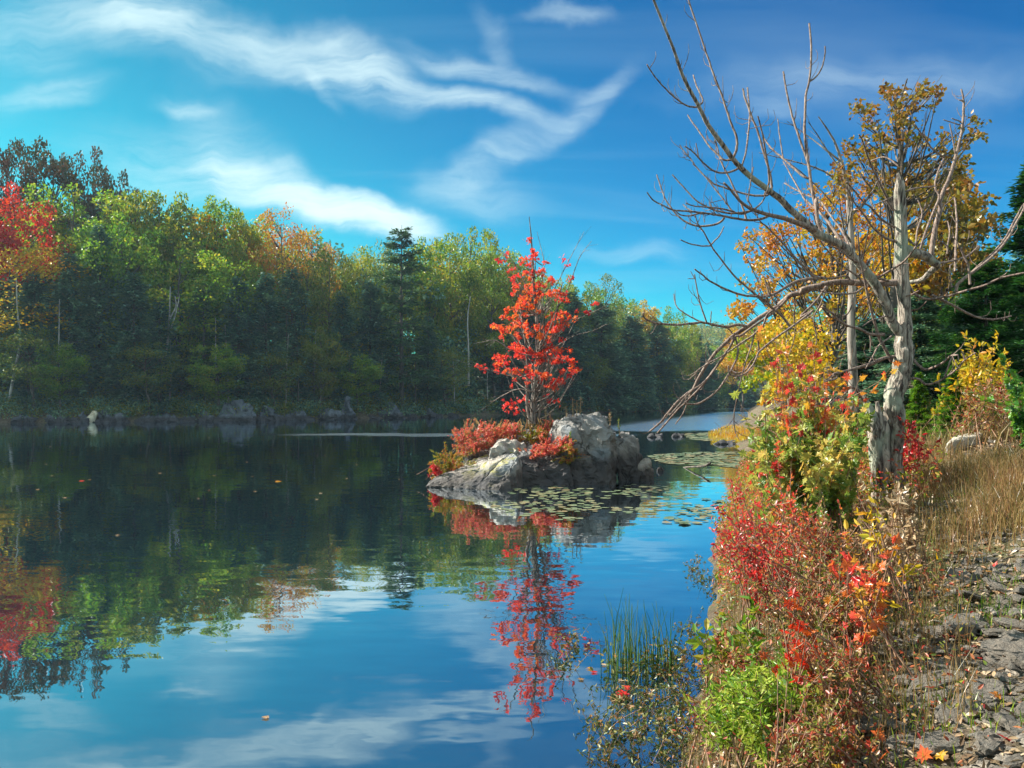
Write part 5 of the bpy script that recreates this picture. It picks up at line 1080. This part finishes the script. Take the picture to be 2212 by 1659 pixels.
# ------------------------------------------------------------------ right bank: shrubs, grass, stones, litter
def at_ground(vx, Y, dz=0):
    x = (vx / 2.16 - 512) / F * Y; return np.array([x, Y, H1(x, Y) + dz])
def bank_shrubs():
    D = [ # name,label, base vx, Y, tips polygon (view), n tips, leaf mat, leaf size, template, leaves per stem, tip depth, side twigs
     ('blueberry_bush', 'crimson leaved bush leaning over the water at the left edge of the bank', 1690, 6.4, [(1535, 1165), (1565, 1030), (1610, 1040), (1640, 1100), (1700, 1090), (1720, 1200), (1640, 1260), (1560, 1215)], 38, 'crimson', .038, OVAL, 17, .35, 3),
     ('blueberry_bush', 'second crimson bush directly below the green maple sapling', 1760, 6.0, [(1640, 1060), (1700, 1040), (1780, 1110), (1840, 1130), (1840, 1200), (1740, 1230), (1680, 1180)], 30, 'mapleorange', .040, OVAL, 18, .4, 3),
     ('maple_sapling', 'leafy green and yellow maple sapling left of the snag trunk', 1770, 7.4, [(1610, 960), (1650, 880), (1760, 830), (1850, 850), (1865, 960), (1865, 1060), (1800, 1100), (1690, 1090), (1625, 1030)], 56, 'maplemix', .085, MAPLE, 16, .5, 3),
     ('maple_sapling', 'taller thin maple sapling with red and orange tip leaves', 1740, 7.8, [(1630, 880), (1690, 760), (1760, 720), (1850, 740), (1870, 850), (1800, 900), (1700, 900)], 30, 'mapleorange', .08, MAPLE, 7, .5, 2),
     ('maple_sapling', 'red branched sapling reaching left over the lily pads', 1720, 8.0, [(1625, 970), (1660, 960), (1700, 1000), (1680, 1040), (1630, 1010)], 12, 'mapleorange', .07, MAPLE, 10, .4, 2),
     ('blueberry_bush', 'orange and red bush below the snag roots', 1830, 5.4, [(1700, 1110), (1780, 1120), (1880, 1130), (1900, 1200), (1840, 1260), (1740, 1250), (1690, 1200)], 34, 'mixed', .034, OVAL, 18, .35, 4),
     ('huckleberry_bush', 'dense twiggy multicoloured bush in the centre of the near bank', 1780, 4.7, [(1600, 1260), (1680, 1200), (1780, 1180), (1880, 1200), (1920, 1290), (1900, 1380), (1760, 1400), (1650, 1360)], 52, 'mixed', .028, OVAL, 20, .35, 5),
     ('maple_seedling', 'seedling with pink and coral leaves in the middle of the near bank', 1880, 4.3, [(1790, 1225), (1830, 1205), (1900, 1210), (1940, 1190), (1945, 1240), (1900, 1270), (1830, 1275)], 14, 'mapleorange', .058, MAPLE, 7, .2, 1),
     ('maple_seedling', 'seedling with bright red leaves below the coral one', 1740, 3.9, [(1670, 1300), (1730, 1260), (1760, 1320), (1740, 1400), (1690, 1380)], 12, 'red', .048, MAPLE, 6, .2, 1),
     ('leafy_plant', 'green lance leaved plant at the water edge beside the reeds', 1610, 5.0, [(1510, 1330), (1560, 1310), (1620, 1290), (1640, 1370), (1620, 1430), (1560, 1400)], 18, 'lance', .075, OVAL, 14, .2, 1),
     ('goldenrod_plant', 'bright yellow green feathery plant at the bottom of the near bank', 1680, 3.9, [(1550, 1480), (1600, 1440), (1700, 1420), (1740, 1480), (1720, 1560), (1600, 1580), (1540, 1540)], 60, 'feather', .040, (NEEDLE[0] * [1, 1.6, 1], NEEDLE[1]), 60, .25, 4),
     ('huckleberry_bush', 'rusty low bush left of the feathery plant at the waterline', 1590, 4.6, [(1530, 1400), (1580, 1370), (1640, 1400), (1660, 1460), (1580, 1470)], 26, 'mixed', .034, OVAL, 24, .2, 4),
     ('huckleberry_bush', 'brown twiggy bush right of the feathery plant', 1800, 3.8, [(1730, 1400), (1780, 1370), (1860, 1380), (1880, 1450), (1840, 1520), (1750, 1510)], 36, 'mixed', .026, OVAL, 17, .25, 4),
     ('huckleberry_bush', 'reddish twiggy bush at the bottom edge of the picture', 1730, 3.3, [(1660, 1560), (1720, 1520), (1800, 1530), (1820, 1600), (1760, 1640), (1680, 1630)], 40, 'mixed', .024, OVAL, 22, .2, 4),
     ('maple_seedling', 'orange leaved seedling near the bottom edge', 1790, 3.3, [(1740, 1560), (1790, 1540), (1800, 1600), (1760, 1620)], 9, 'mapleorange', .05, MAPLE, 5, .15, 1),
     ('dry_stalk_plant', 'dried plant with curled cream leaves at the foot of the snag', 1930, 5.6, [(1900, 1085), (1930, 1060), (1965, 1050), (1980, 1100), (1950, 1160), (1900, 1150)], 20, 'tan', .05, OVAL, 18, .25, 3),
     ('seedling', 'yellow leaved seedling in front of the snag roots', 1900, 4.9, [(1850, 1095), (1880, 1080), (1930, 1100), (1920, 1150), (1870, 1160)], 10, 'gold', .06, OVAL, 7, .15, 1),
     ('sumac_sprout', 'red sprout just right of the snag trunk', 1960, 8.6, [(1935, 900), (1960, 890), (1985, 930), (1975, 990), (1940, 1010)], 14, 'crimson', .055, OVAL, 18, .2, 2),
     ('leafy_bush', 'lime green sapling cut by the right edge of the picture', 2250, 8.5, [(2170, 800), (2212, 770), (2260, 800), (2250, 940), (2190, 930)], 24, 'juniper', .07, MAPLE, 20, .4, 3),
     ('leafy_bush', 'orange and gold bush under the cedars on the right slope', 2110, 12, [(2060, 770), (2110, 750), (2160, 760), (2180, 820), (2110, 840), (2060, 830)], 30, 'gold', .09, OVAL, 20, .5, 3),
     ('huckleberry_bush', 'tawny bush on the crest of the slope at the right', 2150, 10, [(2060, 840), (2110, 820), (2190, 820), (2230, 870), (2160, 900), (2080, 890)], 34, 'mixed', .05, OVAL, 20, .5, 3),
     ('huckleberry_bush', 'orange brush between the yellow tree and the spit', 1700, 14, [(1620, 930), (1680, 890), (1780, 900), (1800, 960), (1700, 990), (1640, 970)], 46, 'mixed', .07, OVAL, 24, .8, 3),
     ('huckleberry_bush', 'olive gold brush at the water line behind the maple sapling', 1740, 10.5, [(1640, 960), (1720, 930), (1820, 940), (1860, 1000), (1760, 1040), (1660, 1020)], 46, 'hucklegreen', .06, OVAL, 24, .6, 3),
    ]
    for i, (nm, lab, bx, Y, poly, n, lm, ls, tp, lp, dep, sd) in enumerate(D):
        big = Y < 9
        shrub(nm, lab, at_ground(bx, Y), grid_tips(poly, Y, n, dep, 200 + i), LM[lm], ls, leaf_per=lp, tpl=tp, spread=.16 if big else .4, tr=.0075 if ls < .05 else .007, side=sd, seed=300 + i, leaf_from=.4)
bank_shrubs()

def grass_and_ground():
    rs = np.random.default_rng(55)
    def scatter(n, x0, x1, y0, y1, dmin=.05, dmax=99, pw=1.0):
        y = y0 + (y1 - y0) * rs.random(n) ** pw; xr = np.interp(y, RX[:, 1], RX[:, 0]); x = xr + rs.uniform(x0, x1, n); d = x - xr
        z = height(x, y); k = (z > .04) & (d > dmin) & (d < dmax); return x[k], y[k], z[k]
    def blades(mb, x, y, z, h, w, lean=.25, rnd=None):
        n = len(x); hh = h * rs.uniform(.5, 1.2, n); a = rs.uniform(0, 2 * math.pi, n); l = rs.normal(0, lean, n) * hh; dx, dy = np.cos(a) * w, np.sin(a) * w; la = rs.uniform(0, 6.28, n); lx, ly = np.cos(la) * l, np.sin(la) * l
        v = np.stack([np.stack([x - dx, y - dy, z - .02], 1), np.stack([x + dx, y + dy, z - .02], 1), np.stack([x + dx * .7 + lx * .4, y + dy * .7 + ly * .4, z + hh * .6], 1), np.stack([x - dx * .7 + lx * .4, y - dy * .7 + ly * .4, z + hh * .6], 1), np.stack([x + lx, y + ly, z + hh], 1)], 1).reshape(-1, 3)
        b = np.arange(n) * 5; r = rs.random(n) if rnd is None else rnd
        mb.add(v, np.stack([b, b + 1, b + 2, b + 3], 1), r)
        mb2 = np.stack([b + 3, b + 2, b + 4], 1); mb.v.append(np.zeros((0, 3))); mb.f.append(mb2 + mb.n - len(v)); mb.r.append(r); mb.sm.append(np.zeros(n, bool))
    def hit(vx, vy):
        for Y in np.arange(4, 16, .05):
            p = V(vx, vy, Y)
            if H1(p[0], Y) >= p[2]: return Y
        return 9.
    SLAB = V(2082, 966, hit(2082, 972))
    # dry golden grass on the right slope
    mb = MB(); px = rs.uniform(1990, 2330, 16000) / 2.16; Y = rs.uniform(4.9, 11.5, 16000); x = (px - 512) / F * Y; z = height(x, Y)
    cl = np.sin(x * 3.1 + np.sin(Y * 2.3)) + np.sin(Y * 2.7 + x) ; k = cl + rs.normal(0, .5, len(x)) > -.2
    scr = HY - (z - CAMZ) / Y * F; k &= (scr * 2.16 < 1190 + rs.normal(0, 25, len(x))) & (np.hypot(x - SLAB[0], (Y - SLAB[1] + .5) / 1.5) > .42)
    blades(mb, x[k], Y[k], z[k], .27, .0030, .55); tag(mb.build('dry_grass', LM['drygrass']), 'tall golden dry grass covering the slope at the right', kind='stuff')
    mb = MB(); x, y, z = scatter(9000, .1, 3.0, 5.5, 16); blades(mb, x, y, z, .22, .003, .4); tag(mb.build('dry_grass', LM['drygrass']), 'short dry grass between the bushes along the bank', kind='stuff')
    mb = MB(); x, y, z = scatter(22000, .3, 8, 2.2, 9); c = np.sin(x * 2.3 + 1) * np.sin(y * 3.1) > .12; blades(mb, x[c], y[c], z[c], .09, .0030, .6); tag(mb.build('green_grass', LM['greengrass']), 'small tufts of green grass scattered over the stony near bank', kind='stuff')
    mb = MB(); x, y, z = scatter(9000, .5, 12, 9, 40); blades(mb, x, y, z, .45, .008, .4); tag(mb.build('dry_grass', LM['drygrass']), 'tawny grass under the trees farther along the bank', kind='stuff')
    # brush: vertical dry twigs and tiny leaves filling between shrubs
    mb = MB(); x, y, z = scatter(3200, .1, 1.7, 3.2, 8.6); blades(mb, x, y, z, .32, .0018, .3); tag(mb.build('dry_twigs', LM['drygrass']), 'thin dry twigs standing between the near bushes', kind='stuff')
    mb = MB(); x, y, z = scatter(7500, -.15, 1.7, 3.0, 9.5, dmin=-9); leaves(mb, np.stack([x, y, z + rs.uniform(.0, .35, len(x))], 1), .026, OVAL, .4); tag(mb.build('brush_leaves', LM['mixed']), 'tiny mixed leaves of the low brush between the near bushes', kind='stuff')
    mb = MB(); x, y, z = scatter(26000, -.3, 2.2, 7.5, 24, dmin=-9); leaves(mb, np.stack([x, y, np.maximum(z, 0) + rs.uniform(.0, .5, len(x))], 1), .05, OVAL, .4); tag(mb.build('brush_leaves', LM['hucklegreen']), 'olive and orange leaves of the low brush along the farther bank', kind='stuff')
    # litter
    mb = MB(); x, y, z = scatter(50000, .0, 8.5, 1.9, 12, pw=1.2); leaves(mb, np.stack([x, y, z + rs.uniform(.004, .03, len(x))], 1), .045, OVAL, 2.2); tag(mb.build('leaf_litter', LM['litter']), 'fallen tan and brown leaves covering the bank', kind='stuff')
    mb = MB(); x, y, z = scatter(500, .0, 7.5, 1.9, 9.5, pw=1.3); leaves(mb, np.stack([x, y, z + rs.uniform(.01, .04, len(x))], 1), .06, MAPLE, 2.2); tag(mb.build('leaf_litter', LM['mapleorange']), 'fallen red and orange maple leaves lying on the bank', kind='stuff')
    # gravel: small flat chips
    mb = MB(); x, y, z = scatter(16000, .5, 7.5, 1.9, 8.5, pw=1.3)
    tpl = np.array([[-1, -.7, -.3], [.9, -.8, -.3], [1.1, .6, -.3], [-.8, .8, -.3], [-.8, -.5, .3], [.7, -.6, .35], [.8, .5, .25], [-.6, .6, .3]]); tf = np.array([[4, 5, 6, 7], [0, 1, 5, 4], [1, 2, 6, 5], [2, 3, 7, 6], [3, 0, 4, 7]])
    n = len(x); s = .006 + .03 * rs.random(n) ** 2.5; a = rs.uniform(0, 6.28, n); ca, sa = np.cos(a), np.sin(a); tv = tpl[None] * (1 + rs.normal(0, .2, (n, 8, 3))) * s[:, None, None] * np.array([1.5, 1, .6])
    v = np.stack([tv[..., 0] * ca[:, None] - tv[..., 1] * sa[:, None] + x[:, None], tv[..., 0] * sa[:, None] + tv[..., 1] * ca[:, None] + y[:, None], tv[..., 2] + z[:, None] + .002], -1).reshape(-1, 3)
    mb.add(v, (tf[None] + (np.arange(n) * 8)[:, None, None]).reshape(-1, 4)); tag(mb.build('gravel', STONE), 'small broken stone chips on the near bank', kind='stuff')
    # stones: individual flat slabs, mostly on the ledge at the right
    protos = []
    for i in range(7):
        r = np.random.default_rng(500 + i); P = [np.array([math.cos(a) * r.uniform(.7, 1.1), math.sin(a) * r.uniform(.5, .8), h * r.uniform(.7, 1.2)]) for a in np.linspace(0, 5.4, 7) for h in (-.16, .16)]
        o = rock('stone', P, STONE, None, None, sub=3, amp=.05, fr=2.2, seed=i, crease=1); me = o.data; bpy.data.objects.remove(o); protos.append(me)
    k = 0
    while k < 285:
        if k < 60: vx, Y = rs.uniform(1960, 2240), rs.uniform(3.4, 4.9)
        elif k < 225: vx, Y = rs.uniform(1880, 2260), rs.uniform(2.7, 5.4)
        else: vx, Y = rs.uniform(1960, 2230), rs.uniform(5, 10)
        p = at_ground(vx, Y); 
        if p[2] < .25: continue
        k += 1; s = (rs.uniform(.03, .10) if k > 60 else rs.uniform(.06, .13)) * (1.0 if Y < 5 else 1.2) * (1.5 if rs.random() < .12 else 1)
        o = link('stone', protos[k % 7], STONE, None, tuple(p + [0, 0, s * rs.uniform(.05, .35 if k < 60 else .12)])); o.scale = (s, s * rs.uniform(.6, 1), s * rs.uniform(.5, 1.1)); o.rotation_euler = (rs.normal(0, .2), rs.normal(-.22, .2), rs.uniform(0, 6.28))
        if k <= 225: tag(o, 'flat grey broken stone lying on the stony bank at the lower right', 'stone', 'broken flat stones on the lower right bank')
        else: tag(o, 'grey stone half hidden in the dry grass of the upper right slope', 'stone', 'stones on the upper right slope')
    # the pale slab
    Y = SLAB[1]
    P = [V(2040, 974, Y), V(2118, 960, Y + .1), V(2046, 956, Y + .02), V(2072, 946, Y + .02), V(2120, 941, Y + .1), V(2060, 941, Y + .3), V(2112, 932, Y + .4), V(2124, 938, Y + .35)]
    P += [p + np.array([0, 0, -.12]) for p in (V(2050, 974, Y + .05), V(2112, 962, Y + .1), V(2060, 962, Y + .35), V(2118, 958, Y + .4))]
    o = rock('stone_slab', P, ROCK_PALE, 'pale cream flat stone slab resting on the slope right of the snag', 'stone', sub=4, amp=.008, fr=5, vor=.3)
    # spit: rocks and grass
    for (a, b, t, lab) in ((1543, 1590, 950, 'low grey rocks at the tip of the grassy spit'), (1398, 1430, 935, 'small dark rock in the water where the drooping branches end'), (1452, 1475, 934, 'tiny rock right of the drooping branch ends')):
        wl = t + 10; Yk = CAMZ * F / (wl / 2.16 - HY)
        P = [V(a, wl - 2, Yk), V(b, wl - 2, Yk), V(a + (b - a) * .3, t, Yk + .5), V(a + (b - a) * .7, t + 1, Yk + .6), V(b, t + 3, Yk + 1)] + down([V(a, wl, Yk), V(b, wl, Yk), V(b, wl, Yk + 1.5), V(a, wl, Yk + 1.2)], -.3)
        rock('rock', P, ROCK_SHORE, lab, sub=4, amp=.05, fr=2)
    mb = MB(); n = 5200; vx = rs.uniform(1530, 1700, n); Y = rs.uniform(40, 50, n); x = (vx / 2.16 - 512) / F * Y; xr = np.interp(Y, RX[:, 1], RX[:, 0]); z = np.maximum(height(x, Y), -.1); k = (x > xr - 1.2) & (x < xr + 1.5)
    blades(mb, x[k], Y[k], z[k], .22, .014, .5); tag(mb.build('dry_grass', LM['gold']), 'golden grass on the spit reaching into the water', kind='stuff')
    # fallen branch in the water
    mb = MB(); Yk = 25.; P = resample([V(1535, 1008, 24.2) + [0, 0, .12], V(1520, 1010, 24.4), V(1490, 1000, 25.5), V(1470, 990, 26.5) + [0, 0, -.1]], 10); P[:, 2] = np.linspace(.3, -.05, 10); tube(mb, P, np.linspace(.04, .02, 10), 6)
    o = mb.build('fallen_branch', BARK_FAR, origin=tuple(P[0])); tag(o, 'dark fallen branch poking out of the lily pads left of the bank', 'branch')
grass_and_ground()

def reeds():
    rs = np.random.default_rng(91)
    C = [(1330, 1450, 22, 'leftmost clump of tall green reeds standing in the water'), (1365, 1455, 26, 'tallest middle clump of green reeds in the water'), (1405, 1450, 20, 'third clump of green reeds standing nearer the bank'), (1440, 1445, 20, 'rightmost short clump of green reeds beside the water weeds')]
    for i, (vx, vy, n, lab) in enumerate(C):
        Y = CAMZ * F / (vy / 2.16 - HY); x0 = (vx / 2.16 - 512) / F * Y; e = empty('reed_clump', (x0, Y, 0), lab, 'reeds')
        mb = MB()
        for k in range(n):
            x, y = x0 + rs.normal(0, .065), Y + rs.normal(0, .12); h = rs.uniform(.25, .66) * (1.05 if i == 1 else .9 if i != 3 else .7); l = rs.normal(0, .10, 2) * h
            P = resample([(x, y, -.15), (x + l[0] * .3, y + l[1] * .3, h * .5), (x + l[0] * 1.3, y + l[1], h)], 6); tube(mb, P, np.linspace(.0042, .0012, 6), 4, rnd=rs.random())
        mb.build('stems', LM['reed'], e, (x0, Y, 0))
        lb = MB(); m = 50; leaves(lb, np.stack([x0 + rs.normal(0, .09, m), Y + rs.normal(0, .12, m), rs.uniform(.0, .14, m)], 1), .05, OVAL, .3); lb.build('leaves', LM['weed'], e, (x0, Y, 0))
    W_ = [(1470, 1470), (1500, 1440), (1480, 1420), (1520, 1480), (1450, 1500), (1400, 1520), (1370, 1510), (1490, 1520), (1440, 1560), (1510, 1560), (1475, 1590), (1430, 1620), (1380, 1640), (1290, 1640), (1240, 1400), (1225, 1440), (1525, 1250), (1545, 1270), (1500, 1230), (1480, 1360), (1400, 1570), (1345, 1600), (1520, 1610), (1480, 1630), (1450, 1440), (1520, 1400), (1300, 1560)]
    for i, (vx, vy) in enumerate(W_):
        Y = CAMZ * F / (vy / 2.16 - HY); x0 = (vx / 2.16 - 512) / F * Y; tips = [np.array([x0 + rs.normal(0, .12), Y + rs.normal(0, .12), rs.uniform(.04, .2)]) for _ in range(9)]
        e = empty('water_weed', (x0, Y, 0), 'leafy green brown water weed growing out of the shallow water near the reeds', 'water plant', 'water weeds in the shallows')
        sb, lb = MB(), MB()
        for t in tips:
            b = np.array([x0 + rs.normal(0, .04), Y + rs.normal(0, .04), -.05]); P = resample([b, (b + t) / 2 + rs.normal(0, .02, 3), t], 5); tube(sb, P, np.linspace(.003, .0012, 5), 3)
            leaves(lb, P[rs.integers(1, 5, 13)] + rs.normal(0, .008, (13, 3)), .036, OVAL, .5)
        sb.build('stems', STEM, e, (x0, Y, 0)); lb.build('leaves', LM['weed'], e, (x0, Y, 0))
reeds()

# ------------------------------------------------------------------ haze: one closed box of thin even air
def haze():
    m = MT('haze_air'); v = m.n('ShaderNodeVolumePrincipled', {'Color': (.55, .75, 1.0, 1), 'Density': HAZE_D, 'Anisotropy': .25}); m.L.new(v.outputs[0], m.out.inputs['Volume'])
    x0, x1, y0, y1, z0, z1 = -1600, 1600, -1600, 1600, -4, 62
    mb = MB(); mb.add([(x0, y0, z0), (x1, y0, z0), (x1, y1, z0), (x0, y1, z0), (x0, y0, z1), (x1, y0, z1), (x1, y1, z1), (x0, y1, z1)], [(3, 2, 1, 0), (4, 5, 6, 7), (0, 1, 5, 4), (1, 2, 6, 5), (2, 3, 7, 6), (3, 0, 4, 7)])
    tag(mb.build('haze', m.m), 'thin pale haze over the lake', kind='stuff')
HAZE_D = .00024
haze()
